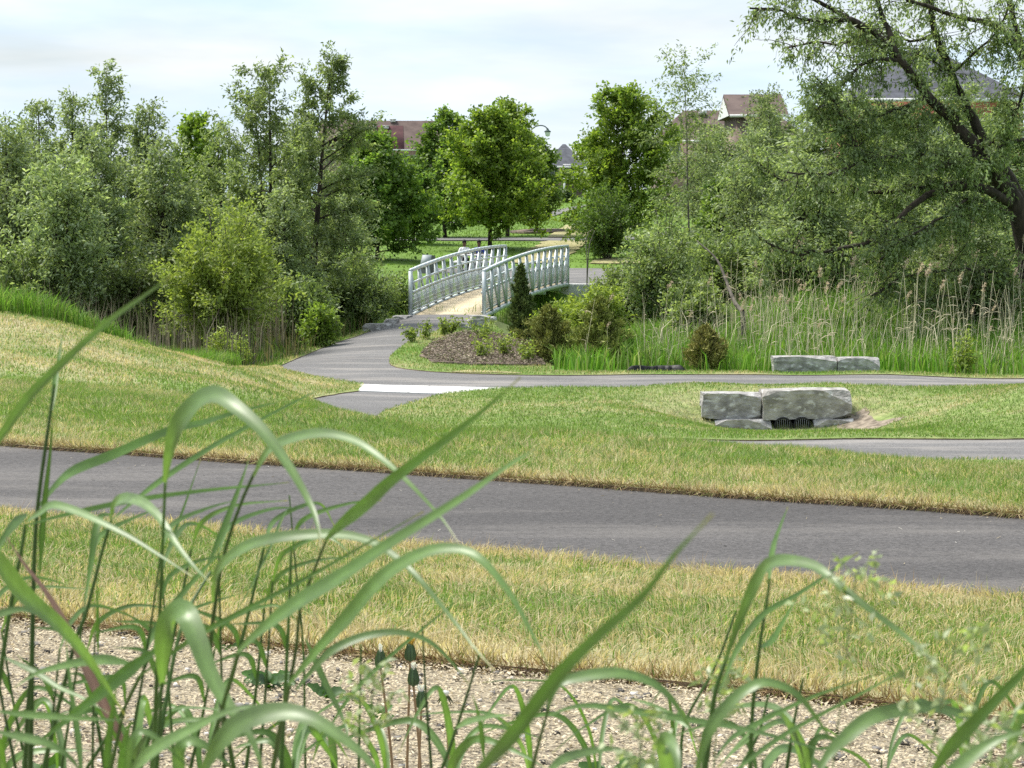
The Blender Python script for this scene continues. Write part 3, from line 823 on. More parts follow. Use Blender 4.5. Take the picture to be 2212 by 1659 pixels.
# ---- footbridge
BL, BW, NP = 13.3, 2.28, 13
bA = Vector((-0.84, 66.6, 0)); bd = Vector((0.213, 0.977, 0)).normalized(); bn = Vector((-bd.y, bd.x, 0))
def deck_z(s):
    t = s / BL
    return ZC - 3.16 + 0.54 * t + 0.15 * 4 * t * (1 - t)
def bp_(s, off, dz=0.0):
    p = bA + bd * s + bn * off
    return Vector((p.x, p.y, deck_z(s) + dz))
bridge = tag(empty('footbridge', (bA.x + bn.x * 1.1, bA.y + bn.y * 1.1, deck_z(0) - 0.3)), 'galvanised steel truss footbridge with tan deck crossing the creek', 'footbridge')
a = Acc()
N = 96
for i in range(N):
    s0, s1 = BL * i / N + 0.004, BL * (i + 1) / N - 0.004
    c0, c1 = bp_(s0, 0.10), bp_(s1, 0.10); e0, e1 = bp_(s0, BW - 0.10), bp_(s1, BW - 0.10)
    V = [c0, c1, e1, e0]
    V = [tuple(v) for v in V] + [(v.x, v.y, v.z - 0.05) for v in V]
    a.add(V, [(0, 1, 2, 3), (7, 6, 5, 4), (0, 4, 5, 1), (1, 5, 6, 2), (2, 6, 7, 3), (3, 7, 4, 0)])
part(a, 'deck', M['deck'], bridge)
for k in range(5):
    s = BL * (k + 0.5) / 5
    a = Acc(); a.beam(bp_(s, 0.0, -0.14), bp_(s, BW, -0.14), 0.12, 0.16)
    part(a, 'floor_beam', M['steel'], bridge)
SS = np.linspace(0, BL, 27)
for off, out in ((0.0, -1), (BW, 1)):
    def rail(name, h, wx, wz, o2=0.0, s_from=0, s_to=27):
        q = Acc()
        pts = [bp_(s, off + o2, h) for s in SS]
        for p0, p1 in zip(pts[:-1], pts[1:]):
            q.beam(p0 - (p1 - p0) * 0.01, p1, wx, wz)
        part(q, name, M['steel'], bridge)
    rail('top_chord', 1.34, 0.10, 0.09)
    rail('bottom_chord', -0.04, 0.10, 0.12)
    rail('rail', 0.98, 0.05, 0.05, -out * 0.07)
    rail('rail', 0.69, 0.05, 0.05, -out * 0.07)
    rail('toe_rail', 0.10, 0.03, 0.05, -out * 0.07)
    for i in range(NP + 1):
        s = BL * i / NP
        q = Acc(); wp = 0.12 if i in (0, NP) else 0.095
        q.beam(bp_(s, off, 0.0 if 0 < i < NP else -0.12), bp_(s, off, 1.32), wp, wp)
        part(q, 'post', M['steel'], bridge)
        if i < NP:
            q = Acc()
            s1 = BL * (i + 1) / NP
            if i < NP / 2: q.beam(bp_(s + .05, off, 1.28), bp_(s1 - .05, off, 0.02), 0.055, 0.055)
            else: q.beam(bp_(s + .05, off, 0.02), bp_(s1 - .05, off, 1.28), 0.055, 0.055)
            part(q, 'brace', M['steel'], bridge)
    q = Acc()
    for s in np.arange(0.1, BL, 0.075):
        q.beam(bp_(s, off - out * 0.07, 0.10), bp_(s, off - out * 0.07, 0.69), 0.013, 0.013)
    for h in (0.22, 0.34, 0.46, 0.58):
        for s0, s1 in zip(SS[:-1], SS[1:]):
            q.beam(bp_(s0, off - out * 0.075, h), bp_(s1, off - out * 0.075, h), 0.011, 0.011)
    part(q, 'mesh_panel', M['steel'], bridge)

def bevel_box(name, c, size, rz, mat, bevel=0.03, parent=None):
    bm = bmesh.new()
    bmesh.ops.create_cube(bm, size=1.0)
    for v in bm.verts:
        v.co = Vector((v.co.x * size[0], v.co.y * size[1], v.co.z * size[2]))
    bmesh.ops.bevel(bm, geom=bm.edges[:], offset=bevel, segments=2, affect='EDGES')
    me = bpy.data.meshes.new(name); bm.to_mesh(me); bm.free()
    o = link(name, me, mat)
    o.location = c; o.rotation_euler = (0, 0, rz)
    return o
for nm, s, lab, wx in (('bridge_abutment', -0.28, 'pale concrete abutment under the near end of the footbridge', 2.9), ('bridge_abutment', BL + 0.3, 'pale concrete abutment under the far end of the footbridge', 3.6)):
    c = bA + bd * s + bn * (BW / 2 - (0.1 if s < 0 else 0.45))
    zt = deck_z(0 if s < 0 else BL) - 0.02
    o = bevel_box(nm, (c.x, c.y, zt - 0.7), (wx, 0.55, 1.4), math.atan2(-bd.x, bd.y), M['concrete'])
    tag(o, lab, 'abutment', 'bridge abutments')

# ---- armour stones
def stone(label, u0, u1, v0, v1, Y, depth, mat, seed, rz=0.0, taper=0.06, group='quarried armour stones', rough=0.05, sink=0.0, cat='stone'):
    pa, pb = at(u0, v0, Y), at(u1, v1, Y)
    sx, sz = pb.x - pa.x, pa.z - pb.z + sink
    bm = bmesh.new()
    bmesh.ops.create_cube(bm, size=1.0)
    rs = random.Random(seed)
    for v in bm.verts:
        v.co = Vector((v.co.x * sx * rs.uniform(.95, 1.04), v.co.y * depth * rs.uniform(.9, 1.06), v.co.z * sz * rs.uniform(.95, 1.05)))
    # split faces: knock corners and arrises off with oblique planes
    for k in range(15):
        d = Vector((rs.choice((-1, 1)) * rs.uniform(.2, 1) / sx, rs.choice((-1, -1, 1)) * rs.uniform(.1, 1) / depth, rs.choice((-1, 1, 1)) * rs.uniform(.2, 1) / sz)).normalized()
        far = max(v.co.dot(d) for v in bm.verts)
        cut = far - rs.uniform(.03, .13) * min(sz, .6)
        r_ = bmesh.ops.bisect_plane(bm, geom=bm.verts[:] + bm.edges[:] + bm.faces[:], plane_co=d * cut, plane_no=d, clear_outer=True)
        ed = [e_ for e_ in r_['geom_cut'] if isinstance(e_, bmesh.types.BMEdge)]
        if len(ed) > 2: bmesh.ops.contextual_create(bm, geom=ed)
    bmesh.ops.triangulate(bm, faces=bm.faces[:])
    for _ in range(6):
        long_ = [e_ for e_ in bm.edges if e_.calc_length() > .10]
        if not long_ or len(bm.verts) > 1500: break
        bmesh.ops.subdivide_edges(bm, edges=long_, cuts=1)
        bmesh.ops.triangulate(bm, faces=[f_ for f_ in bm.faces if len(f_.verts) > 3])
    bm.normal_update()
    o3 = Vector((rs.uniform(0, 50), rs.uniform(0, 50), rs.uniform(0, 50)))
    mv = []
    for v in bm.verts:
        q = v.co
        led = mnoise.noise(Vector((q.x * 1.2, q.y * 1.2, q.z * 9)) + o3)
        k = 0.35 if v.normal.z > .8 else 1.0
        mv.append(q + v.normal * (mnoise.fractal(q * 4 + o3, 1.0, 2.0, 4) * rough * .42 + led * rough * .3) * k)
    for v, q in zip(bm.verts, mv): v.co = q
    me = bpy.data.meshes.new('armour_stone'); bm.to_mesh(me); bm.free()
    for p in me.polygons: p.use_smooth = False
    o = link('armour_stone', me, mat)
    c = (pa + pb) / 2
    o.location = (c.x, Y + depth / 2, pa.z - sz / 2); o.rotation_euler = (0, 0, rz)
    return tag(o, label, cat, group)
stone('large grey armour stone over the twin culvert pipes', 1645, 1838, 844, 906, 40.6, 0.75, M['stone_warm'], 1, 0.02)
stone('grey armour stone left of the large culvert stone', 1518, 1643, 851, 905, 40.7, 0.7, M['stone'], 2, -0.02)
stone('low flat armour stone under the left culvert stone', 1545, 1668, 907, 925, 40.5, 0.6, M['stone'], 3, 0, sink=0.2)
stone('low flat armour stone right of the culvert pipes', 1757, 1842, 907, 925, 40.5, 0.6, M['stone'], 4, 0.03, sink=0.2)
stone('long pale armour stone beyond the far path', 1672, 1808, 771, 797, 48.9, 0.6, M['stone'], 5, 0.03, 0.02, rough=0.035, sink=0.1)
stone('shorter pale armour stone at the right end beyond the far path', 1811, 1901, 774, 796, 49.0, 0.55, M['stone'], 6, -0.03, 0.0, rough=0.035, sink=0.12)
stone('grey armour stone lowest left of the bridge path', 786, 850, 700, 719, 62.5, 0.6, M['stone'], 7, -0.25, rough=0.03, sink=0.1)
stone('small grey armour stone in the middle left of the bridge path', 828, 858, 690, 712, 63.8, 0.5, M['stone'], 8, -0.3, rough=0.03, sink=0.1)
stone('flat armour stone left of the bridge path touching the bridge', 848, 884, 683, 699, 65.2, 0.7, M['stone'], 9, -0.3, rough=0.03, sink=0.2)
stone('armour stone right of the bridge path nearest the mulch bed', 983, 1015, 699, 720, 62.3, 0.5, M['stone'], 10, 0.15, rough=0.03, sink=0.1)
stone('armour stone right of the bridge path in the middle', 1008, 1048, 690, 714, 63.4, 0.5, M['stone'], 11, 0.15, rough=0.03, sink=0.1)
stone('flat armour stone right of the bridge path against the abutment', 1012, 1058, 682, 698, 64.8, 0.6, M['stone'], 12, 0.1, rough=0.03, sink=0.1)

# ---- culvert pipes
M['dark_grey'] = noise_mat('dark_grey_metal', (0.09, 0.095, 0.1), (0.14, 0.15, 0.155), 2, 0.6)
for u, lab in ((1692, 'black corrugated culvert pipe with grate, left of the pair'), (1733, 'black corrugated culvert pipe with grate, right of the pair')):
    c = at(u, 921, 40.55)
    root = tag(empty('culvert_pipe', (c.x, c.y, c.z - 0.17)), lab, 'pipe', 'twin culvert pipes')
    q = Acc(); r0 = 0.165
    for r, y0, y1 in ((r0, -0.02, 0.9), (r0 - 0.03, -0.02, 0.9)):
        th = np.linspace(0, 2 * np.pi, 25)[:-1]
        ys = np.linspace(y0, y1, 13)
        V = np.array([[(r + (0.008 if j % 2 else 0)) * math.cos(t), y, (r + (0.008 if j % 2 else 0)) * math.sin(t)] for j, y in enumerate(ys) for t in th])
        F = [(j * 24 + i, j * 24 + (i + 1) % 24, (j + 1) * 24 + (i + 1) % 24, (j + 1) * 24 + i) for j in range(12) for i in range(24)]
        q.add(V + np.array(c), F)
    V = [(rr * math.cos(t), -0.02, rr * math.sin(t)) for rr in (r0, r0 - 0.03) for t in th]
    q.add(np.array(V) + np.array(c), [(i, (i + 1) % 24, 24 + (i + 1) % 24, 24 + i) for i in range(24)])
    part(q, 'barrel', M['black'], root)
    for k in range(-3, 4):
        x = k * 0.036; hz = math.sqrt(max(0.0, 0.14 ** 2 - x * x))
        b = Acc(); b.beam((c.x + x, c.y - 0.03, c.z - hz), (c.x + x, c.y - 0.03, c.z + hz), 0.008, 0.008)
        part(b, 'grate_bar', M['dark_grey'], root)

# ---- silt fences
def silt(label, pts, h, seed):
    L = smooth_line(pts, 30); rs = random.Random(seed)
    q = Acc(); V = []; n = len(L)
    for i, p in enumerate(L):
        t = h * (0.85 + 0.35 * mnoise.noise(Vector((i * 0.13, seed + .3, 0)))) * min(1, (i + .5) / 3, (n - i - .5) / 3)
        z = Hs(p[0], p[1])
        o = 0.05 * mnoise.noise(Vector((i * 0.6, seed, 3)))
        V += [(p[0], p[1] - 0.12, z), (p[0], p[1] - 0.1 + o, z + t), (p[0], p[1] + 0.08 + o, z + t * 0.95), (p[0], p[1] + 0.12, z)]
    F = [(i * 4 + k, i * 4 + k + 1, i * 4 + 5 + k, i * 4 + 4 + k) for i in range(n - 1) for k in range(3)]
    q.add(V, F)
    o = q.build('silt_fence', M['black'], None, False)
    return tag(o, label, 'silt fence', 'black silt fences')
a0, a1 = at(1352, 798, 49.4), at(1482, 798, 49.6)
silt('slumped black silt fence between the cedars beyond the far path', [(a0.x, 49.4), ((a0.x + a1.x) / 2, 49.7), (a1.x, 49.5)], 0.15, 3)
silt('low black silt fence at the foot of the left reeds', [(-6.3, 49.9), (-6.0, 52), (-5.7, 54.2)], 0.14, 5)

# ---- street lamp
lp = at(1147, 420, 175)
lz = Hs(lp.x, 175)
lamp = tag(empty('street_lamp', (lp.x, 175, lz)), 'dark green gooseneck street lamp rising behind the centre trees', 'street lamp')
M['green_metal'] = noise_mat('green_metal', (0.02, 0.05, 0.04), (0.035, 0.075, 0.06), 4, 0.5)
top = at(1147, 285, 175)
q = Acc(); q.tube([(lp.x, 175, lz), (lp.x, 175, (lz + top.z) / 2), (lp.x, 175, top.z)], [0.12, 0.09, 0.07], 10)
part(q, 'pole', M['green_metal'], lamp, True)
arc = [at(u, v, 175) for u, v in ((1147, 285), (1150, 278), (1158, 273), (1168, 271), (1177, 273), (1182, 278))]
q = Acc(); q.tube(smooth_line([tuple(p) for p in arc], 14), 0.045, 8)
part(q, 'arm', M['green_metal'], lamp, True)
def lathe(prof, c, n=16):
    V = [(c[0] + r * math.cos(t), c[1] + r * math.sin(t), c[2] + z) for r, z in prof for t in np.linspace(0, 2 * np.pi, n + 1)[:-1]]
    F = [(i * n + j, i * n + (j + 1) % n, (i + 1) * n + (j + 1) % n, (i + 1) * n + j) for i in range(len(prof) - 1) for j in range(n)]
    a_ = Acc(); a_.add(V, F); return a_
hc = at(1183, 284, 175)
part(lathe([(0.02, 0.28), (0.07, 0.2), (0.12, 0.1), (0.25, 0.03), (0.27, -0.04), (0.01, -0.05)], hc), 'lamp_cap', M['green_metal'], lamp, True)
M['lamp_glass'] = noise_mat('frosted_lamp_glass', (0.6, 0.66, 0.68), (0.7, 0.75, 0.77), 4, 0.2, spec=0.6)
part(lathe([(0.22, -0.05), (0.2, -0.18), (0.15, -0.36), (0.01, -0.4)], hc), 'lamp_glass', M['lamp_glass'], lamp, True)

# ---- houses
M['roof_red'] = noise_mat('red_shingles', (0.07, 0.028, 0.032), (0.12, 0.05, 0.052), 1.2, 0.9, bump=0.4, bscale=6)
M['roof_brown'] = noise_mat('brown_shingles', (0.085, 0.06, 0.055), (0.13, 0.095, 0.085), 1.2, 0.9, bump=0.4, bscale=6)
M['roof_grey'] = noise_mat('grey_shingles', (0.055, 0.058, 0.07), (0.10, 0.105, 0.125), 2.5, 0.9, bump=0.6, bscale=5)
M['brick_wall'] = noise_mat('brick', (0.2, 0.075, 0.05), (0.32, 0.13, 0.09), 6, 0.9)
M['brick_brown'] = noise_mat('brown_brick', (0.16, 0.12, 0.10), (0.26, 0.2, 0.17), 6, 0.9)
M['trim'] = noise_mat('white_trim', (0.62, 0.62, 0.63), (0.72, 0.72, 0.73), 3, 0.6)
M['glass'] = noise_mat('window_glass', (0.05, 0.06, 0.07), (0.09, 0.1, 0.12), 1, 0.1, spec=0.6)
def house(label, x0, x1, y0, y1, zg, ze, zr, roofm, wallm, kind='hip', hip=4.0, windows=()):
    """walls to the eave, roof with overhang, gutter on the facing side, windows with frames"""
    root = tag(empty('house', ((x0 + x1) / 2, (y0 + y1) / 2, zg)), label, 'house', 'houses on the rise')
    q = Acc(); q.box(((x0 + x1) / 2, (y0 + y1) / 2, (zg + ze) / 2 - 0.5), (x1 - x0, y1 - y0, ze - zg + 1.0)); part(q, 'wall', wallm, root)
    ov = 0.4; ym = (y0 + y1) / 2
    ridge = [(x0 + hip if kind == 'hip' else x0 - ov, ym, zr), (x1 - hip if kind == 'hip' else x1 + ov, ym, zr)]
    E = [(x0 - ov, y0 - ov, ze), (x1 + ov, y0 - ov, ze), (x1 + ov, y1 + ov, ze), (x0 - ov, y1 + ov, ze)]
    bm = bmesh.new()
    vs_ = [bm.verts.new(p) for p in E + ridge]
    for f in ((0, 1, 5, 4), (2, 3, 4, 5), (3, 0, 4), (1, 2, 5), (3, 2, 1, 0)):
        bm.faces.new([vs_[i] for i in f])
    me = bpy.data.meshes.new('roof'); bm.to_mesh(me); bm.free()
    rf = adopt(link('roof', me, roofm), root)
    q = Acc(); q.box(((x0 + x1) / 2, y0 - ov - 0.06, ze - 0.02), (x1 - x0 + 2 * ov, 0.12, 0.16)); part(q, 'gutter', M['trim'], root)
    for wx, wz, ww, wh in windows:
        q = Acc(); q.box((wx, y0 - 0.03, wz), (ww, 0.08, wh)); f = part(q, 'window', M['trim'], root)
        q = Acc()
        q.box((wx - ww * 0.23, y0 - 0.08, wz), (ww * 0.40, 0.04, wh * 0.86)); q.box((wx + ww * 0.23, y0 - 0.08, wz), (ww * 0.40, 0.04, wh * 0.86))
        o = part(q, 'pane', M['glass'], root); mi = o.matrix_parent_inverse.copy(); o.parent = f; o.matrix_parent_inverse = Matrix()
    return root, rf
Y = 230
e = lambda u, v, Y: at(u, v, Y)
r1, rf1 = house('brick house with red and brown shingle roof left of the centre trees', e(690, 0, Y).x, e(945, 0, Y).x, Y, Y + 9, Hs(-13, Y), e(0, 324, Y).z, e(0, 268, Y + 4.5).z + 0.35, M['roof_brown'], M['brick_brown'], 'gable',
    windows=[(e(870, 0, Y).x, e(0, 350, Y).z, 1.4, 1.5), (e(905, 0, Y).x, e(0, 350, Y).z, 1.2, 1.5)])
# lean section of newer red shingles, laid on the facing slope, and roof vents
zE, zR = e(0, 324, Y).z, e(0, 268, Y + 4.5).z + 0.35
def on_slope(u, f, lift):           # f: 0 eave .. 1 ridge
    return Vector((e(u, 0, Y).x, Y - 0.4 + f * 4.9, zE + (zR - zE) * f + lift))
q = Acc(); c = [on_slope(700, 0.0, 0.07), on_slope(872, 0.0, 0.07), on_slope(866, 0.8, 0.07), on_slope(760, 0.8, 0.07)]
q.add([tuple(p) for p in c] + [(p.x, p.y, p.z - 0.06) for p in c], [(0, 1, 2, 3), (0, 4, 5, 1), (1, 5, 6, 2), (2, 6, 7, 3)])
o = part(q, 'red_shingle_section', M['roof_red'], r1); o['label'] = 'redder newer shingles'
for u, f in ((783, .92), (802, .72), (829, .72), (843, .95)):
    p = on_slope(u, f, 0.12); q = Acc(); q.box(p, (0.55, 0.5, 0.26)); q.box(p + Vector((0, -0.02, 0.17)), (0.68, 0.62, 0.07)); part(q, 'roof_vent', M['trim'], r1)
p = on_slope(840, 0.2, 0.25); q = Acc(); q.tube([tuple(p), tuple(p + Vector((0, 0, 0.7)))], 0.09, 8); part(q, 'vent_pipe', M['green_metal'], r1)
# cross gable at the left end
xa, xb = e(680, 0, Y).x, e(772, 0, Y).x
bm = bmesh.new()
zp = e(0, 250, Y).z
vv = [bm.verts.new(p) for p in ((xa, Y - 0.8, zE + .2), (xb, Y - 0.8, zR - .6), (xb, Y + 8, zR - .6), (xa, Y + 8, zE + .2), (e(735, 0, Y).x, Y + 1.5, zp), (e(735, 0, Y).x, Y + 8, zp))]
for f in ((0, 1, 4), (1, 2, 5, 4), (2, 3, 5), (3, 0, 4, 5)): bm.faces.new([vv[i] for i in f])
me = bpy.data.meshes.new('gable_roof'); bm.to_mesh(me); bm.free(); adopt(link('gable_roof', me, M['roof_brown']), r1)

Y = 205
zg = Hs(e(1215, 0, Y).x, Y)
r2, _ = house('grey hip-roofed house with white bay window in the gap between trees', e(1180, 0, Y).x, e(1262, 0, Y).x, Y, Y + 7, zg, e(0, 360, Y).z, e(0, 311, Y + 3).z, M['roof_grey'], M['brick_brown'], 'hip', 1.6,
    windows=[(e(1230, 0, Y).x, e(0, 371, Y).z, 1.1, 1.4), (e(1198, 0, Y).x, e(0, 375, Y).z, 0.9, 1.2)])
q = Acc(); px0 = e(1227, 0, Y).x
q.box((px0 + 0.6, Y - 1.2, e(0, 388, Y).z), (2.2, 2.4, 0.18)); part(q, 'porch_roof', M['trim'], r2)
for k in (-0.35, 1.55):
    q = Acc(); q.box((px0 + k, Y - 2.2, (zg + e(0, 389, Y).z) / 2), (0.18, 0.18, e(0, 389, Y).z - zg)); part(q, 'porch_post', M['trim'], r2)
Y = 150
r3, _ = house('house with brown hip roof right of the tall round tree', e(1425, 0, Y).x, e(1750, 0, Y).x, Y, Y + 9, Hs(10, Y), e(0, 305, Y).z, e(0, 238, Y + 4).z, M['roof_brown'], M['brick_brown'], 'hip', 2.0,
    windows=[(e(1450, 0, Y).x, e(0, 330, Y).z, 1.3, 1.4)])
q = Acc(); q.box(e(1518, 243, Y + 3.6), (0.5, 0.5, 0.3)); part(q, 'roof_vent', M['trim'], r3)
Y = 128
r4, _ = house('house with a white gable end and dark red roof left of the big willow', e(1592, 0, Y).x, e(1690, 0, Y).x, Y, Y + 7, Hs(15, Y), e(0, 250, Y).z, e(0, 203, Y + 3).z, M['roof_brown'], M['brick_brown'], 'gable')
q = Acc(); xg, yg = e(1592, 0, Y).x - .42, Y; zg4 = e(0, 250, Y).z
q.add([(xg, yg, zg4), (xg, yg + 7, zg4), (xg, yg + 3.5, e(0, 203, Y + 3).z - .2), (xg + .1, yg, zg4), (xg + .1, yg + 7, zg4), (xg + .1, yg + 3.5, e(0, 203, Y + 3).z - .2)], [(0, 1, 2, 2), (3, 5, 4, 4), (0, 3, 4, 1)])
q.F[0] = q.F[0][2:]; q.add([(xg, yg, zg4), (xg, yg + 3.5, zg4), (xg, yg + 3.5, e(0, 203, Y + 3).z - .2), (xg, yg + 1.75, (zg4 + e(0, 203, Y + 3).z - .2) / 2)], [(0, 1, 2, 3)]); q.add([(xg, yg + 7, zg4), (xg, yg + 3.5, zg4), (xg, yg + 3.5, e(0, 203, Y + 3).z - .2), (xg, yg + 5.25, (zg4 + e(0, 203, Y + 3).z - .2) / 2)], [(0, 1, 2, 3)]); part(q, 'gable', M['trim'], r4)
Y = 104
zg = Hs(e(2000, 0, Y).x, Y)
r5, _ = house('red brick house with big dark grey shingle roof behind the big willow', e(1850, 0, Y).x, e(2215, 0, Y).x, Y, Y + 10, zg, e(0, 216, Y).z, e(0, 104, Y + 5).z, M['roof_grey'], M['brick_wall'], 'hip', 3.4,
    windows=[(e(1890, 0, Y).x, e(0, 300, Y).z, 1.2, 1.5), (e(2130, 0, Y).x, e(0, 290, Y).z, 1.5, 1.5), (e(2020, 0, Y).x, e(0, 290, Y).z, 1.4, 1.5)])
q = Acc(); q.box(e(2010, 122, Y + 4), (0.45, 0.45, 0.3)); part(q, 'roof_vent', M['green_metal'], r5)

# ---- sign plinth, picnic table and two seated people on the far plaza
pz = at(923, 590, 97); z0 = Hs(pz.x, 97)
sg = tag(empty('sign_plinth', (pz.x, 97, z0)), 'grey sloping sign plinth on the lawn edge left of the bridge rail', 'sign')
M['sign_grey'] = noise_mat('sign_grey', (0.32, 0.35, 0.37), (0.38, 0.41, 0.43), 2, 0.6)
zt = at(0, 551, 97).z
bm = bmesh.new()
x0, x1 = at(907, 0, 97).x, at(930, 0, 97).x
vv = [bm.verts.new(p) for p in ((x0 - .05, 96.7, z0), (x1 - .05, 96.7, z0), (x1 + .28, 97.8, z0), (x0 + .2, 97.8, z0), (x0 + .08, 97, zt), (x1 + .02, 97, zt), (x1 + .16, 97.25, zt - .03), (x0 + .2, 97.25, zt - .03))]
for f in ((3, 2, 1, 0), (4, 5, 6, 7), (0, 1, 5, 4), (1, 2, 6, 5), (2, 3, 7, 6), (3, 0, 4, 7)): bm.faces.new([vv[i] for i in f])
me = bpy.data.meshes.new('body'); bm.to_mesh(me); bm.free(); adopt(link('body', me, M['dark_grey']), sg)
q = Acc(); q.add([(x0 - .05, 96.68, z0 + .25), (x1 - .05, 96.68, z0 + .25), (x1 + .02, 96.96, zt + .01), (x0 + .08, 96.96, zt + .01), (x0 - .05, 96.7, z0 + .25), (x1 - .05, 96.7, z0 + .25), (x1 + .02, 96.99, zt + .01), (x0 + .08, 96.99, zt + .01)],
    [(0, 1, 2, 3), (3, 2, 6, 7), (1, 5, 6, 2), (0, 3, 7, 4), (0, 4, 5, 1)])
part(q, 'panel', M['sign_grey'], sg)

tc_ = at(1022, 585, 99.0); tz = Hs(tc_.x, 99.0)
tb = tag(empty('picnic_table', (tc_.x, 99.0, tz)), 'pale concrete picnic table with two benches beyond the bridge', 'table')
for nm, dy, hz, dep, ln in (('table_top', 0, 0.74, 0.75, 1.7), ('bench', -0.75, 0.44, 0.32, 1.7), ('bench', 0.75, 0.44, 0.32, 1.7)):
    q = Acc(); q.box((tc_.x, 99.0 + dy, tz + hz), (ln, dep, 0.08)); part(q, nm, M['concrete'], tb)
for dx in (-0.55, 0.55):
    q = Acc(); q.box((tc_.x + dx, 99.0, tz + 0.35), (0.16, 0.5, 0.7)); q.box((tc_.x + dx, 99.0, tz + 0.34), (0.14, 1.7, 0.10)); q.box((tc_.x + dx, 99.0, tz + 0.02), (0.16, 1.4, 0.06)); part(q, 'support', M['concrete'], tb)

def simple_mat(name, c, rough=0.8):
    return noise_mat(name, tuple(0.9 * k for k in c), tuple(1.08 * k for k in c), 6, rough)
SKIN = simple_mat('skin', (0.10, 0.055, 0.035), 0.55)
def person(label, u, Y, shirt, trousers, zseat, turn, seed):
    """seated figure: one skinned body, clothing by zone, hair as a cap"""
    base = at(u, 560, Y); bx, by = base.x, Y
    root = tag(empty('person', (bx, by, zseat - 0.45), turn), label, 'person', 'people seated at the picnic table')
    J = {'pel': (0, 0, .55), 'chest': (0, -.03, .90), 'neck': (0, -.04, 1.08), 'head0': (0, -.06, 1.17), 'head1': (0, -.06, 1.30),
         'shL': (-.19, -.03, 1.0), 'elL': (-.25, -.14, .74), 'haL': (-.12, -.36, .77), 'hfL': (-.08, -.44, .78),
         'shR': (.19, -.03, 1.0), 'elR': (.25, -.14, .74), 'haR': (.12, -.36, .77), 'hfR': (.08, -.44, .78),
         'hiL': (-.10, -.02, .53), 'knL': (-.13, -.46, .53), 'anL': (-.13, -.44, .08), 'toL': (-.14, -.60, .04),
         'hiR': (.10, -.02, .53), 'knR': (.13, -.46, .53), 'anR': (.13, -.44, .08), 'toR': (.14, -.60, .04)}
    rad = {'pel': .15, 'chest': .16, 'neck': .055, 'head0': .085, 'head1': .09, 'sh': .07, 'el': .048, 'ha': .035, 'hf': .035, 'hi': .10, 'kn': .065, 'an': .045, 'to': .04}
    E = [('pel', 'chest'), ('chest', 'neck'), ('neck', 'head0'), ('head0', 'head1')]
    for s in 'LR':
        E += [('chest', 'sh' + s), ('sh' + s, 'el' + s), ('el' + s, 'ha' + s), ('ha' + s, 'hf' + s), ('pel', 'hi' + s), ('hi' + s, 'kn' + s), ('kn' + s, 'an' + s), ('an' + s, 'to' + s)]
    names = list(J); me = bpy.data.meshes.new('body')
    me.from_pydata([J[k] for k in names], [(names.index(a_), names.index(b_)) for a_, b_ in E], [])
    o = bpy.data.objects.new('body', me); col.objects.link(o)
    md = o.modifiers.new('skin', 'SKIN'); md.use_smooth_shade = True
    for i, k in enumerate(names):
        r = rad.get(k, rad.get(k[:2]))
        sv = me.skin_vertices[0].data[i]; sv.radius = (r, r * (0.75 if k in ('pel', 'chest') else 1)); sv.use_root = (k == 'pel')
    sb = o.modifiers.new('sub', 'SUBSURF'); sb.levels = 2; sb.render_levels = 2
    dg = bpy.context.evaluated_depsgraph_get(); dg.update()
    me2 = bpy.data.meshes.new_from_object(o.evaluated_get(dg)); me2.name = 'body'
    bpy.data.objects.remove(o)
    for m_ in (SKIN, shirt, trousers): me2.materials.append(m_)
    for p in me2.polygons:
        c = p.center
        p.material_index = 0
        if 0.10 < c.z < 0.66 and not (c.y < -.25 and c.z > .70): p.material_index = 2
        if 0.60 < c.z < 1.06 and c.y > -.24: p.material_index = 1
        if c.z <= 0.10: p.material_index = 2
    b = link('body', me2, None, root)
    q = Acc()
    V = []; F = []
    for i in range(9):
        f = i / 8 * math.pi * 0.62
        for j in range(16):
            t = j / 16 * 2 * math.pi
            V.append((0.098 * math.sin(f) * math.cos(t), -0.045 + 0.105 * math.sin(f) * math.sin(t) + 0.012, 1.27 + 0.125 * math.cos(f)))
    F = [(i * 16 + j, i * 16 + (j + 1) % 16, (i + 1) * 16 + (j + 1) % 16, (i + 1) * 16 + j) for i in range(8) for j in range(16)]
    F = [f for f in F if not (np.mean([V[k][2] for k in f]) < 1.30 and np.mean([V[k][1] for k in f]) < -0.09)]
    q.add(V, F); q.build('hair', simple_mat('hair', (0.012, 0.01, 0.01)), root, True)
    q = Acc()
    for sx in (-1, 1):
        q.box((sx * 0.034, -0.147, 1.255), (0.022, 0.012, 0.012))
    q.build('eyes', simple_mat('eye', (0.02, 0.02, 0.02)), root)
    q = Acc(); q.box((0, -0.155, 1.225), (0.022, 0.03, 0.04)); q.build('nose', SKIN, root)
    return root
zs = tz + 0.48
person('person in a white shirt seated left at the picnic table', 1003, 99.8, simple_mat('white_shirt', (0.75, 0.75, 0.76)), simple_mat('dark_trousers', (0.03, 0.03, 0.04)), zs, 0.1, 1)
person('person in a blue shirt seated right at the picnic table', 1035, 99.8, simple_mat('blue_shirt', (0.03, 0.06, 0.28)), simple_mat('pale_trousers', (0.6, 0.6, 0.62)), zs, -0.1, 2)

# ------------------------------------------------------------------ trees and shrubs
def unit(a):
    return a / (np.linalg.norm(a, axis=-1, keepdims=True) + 1e-9)

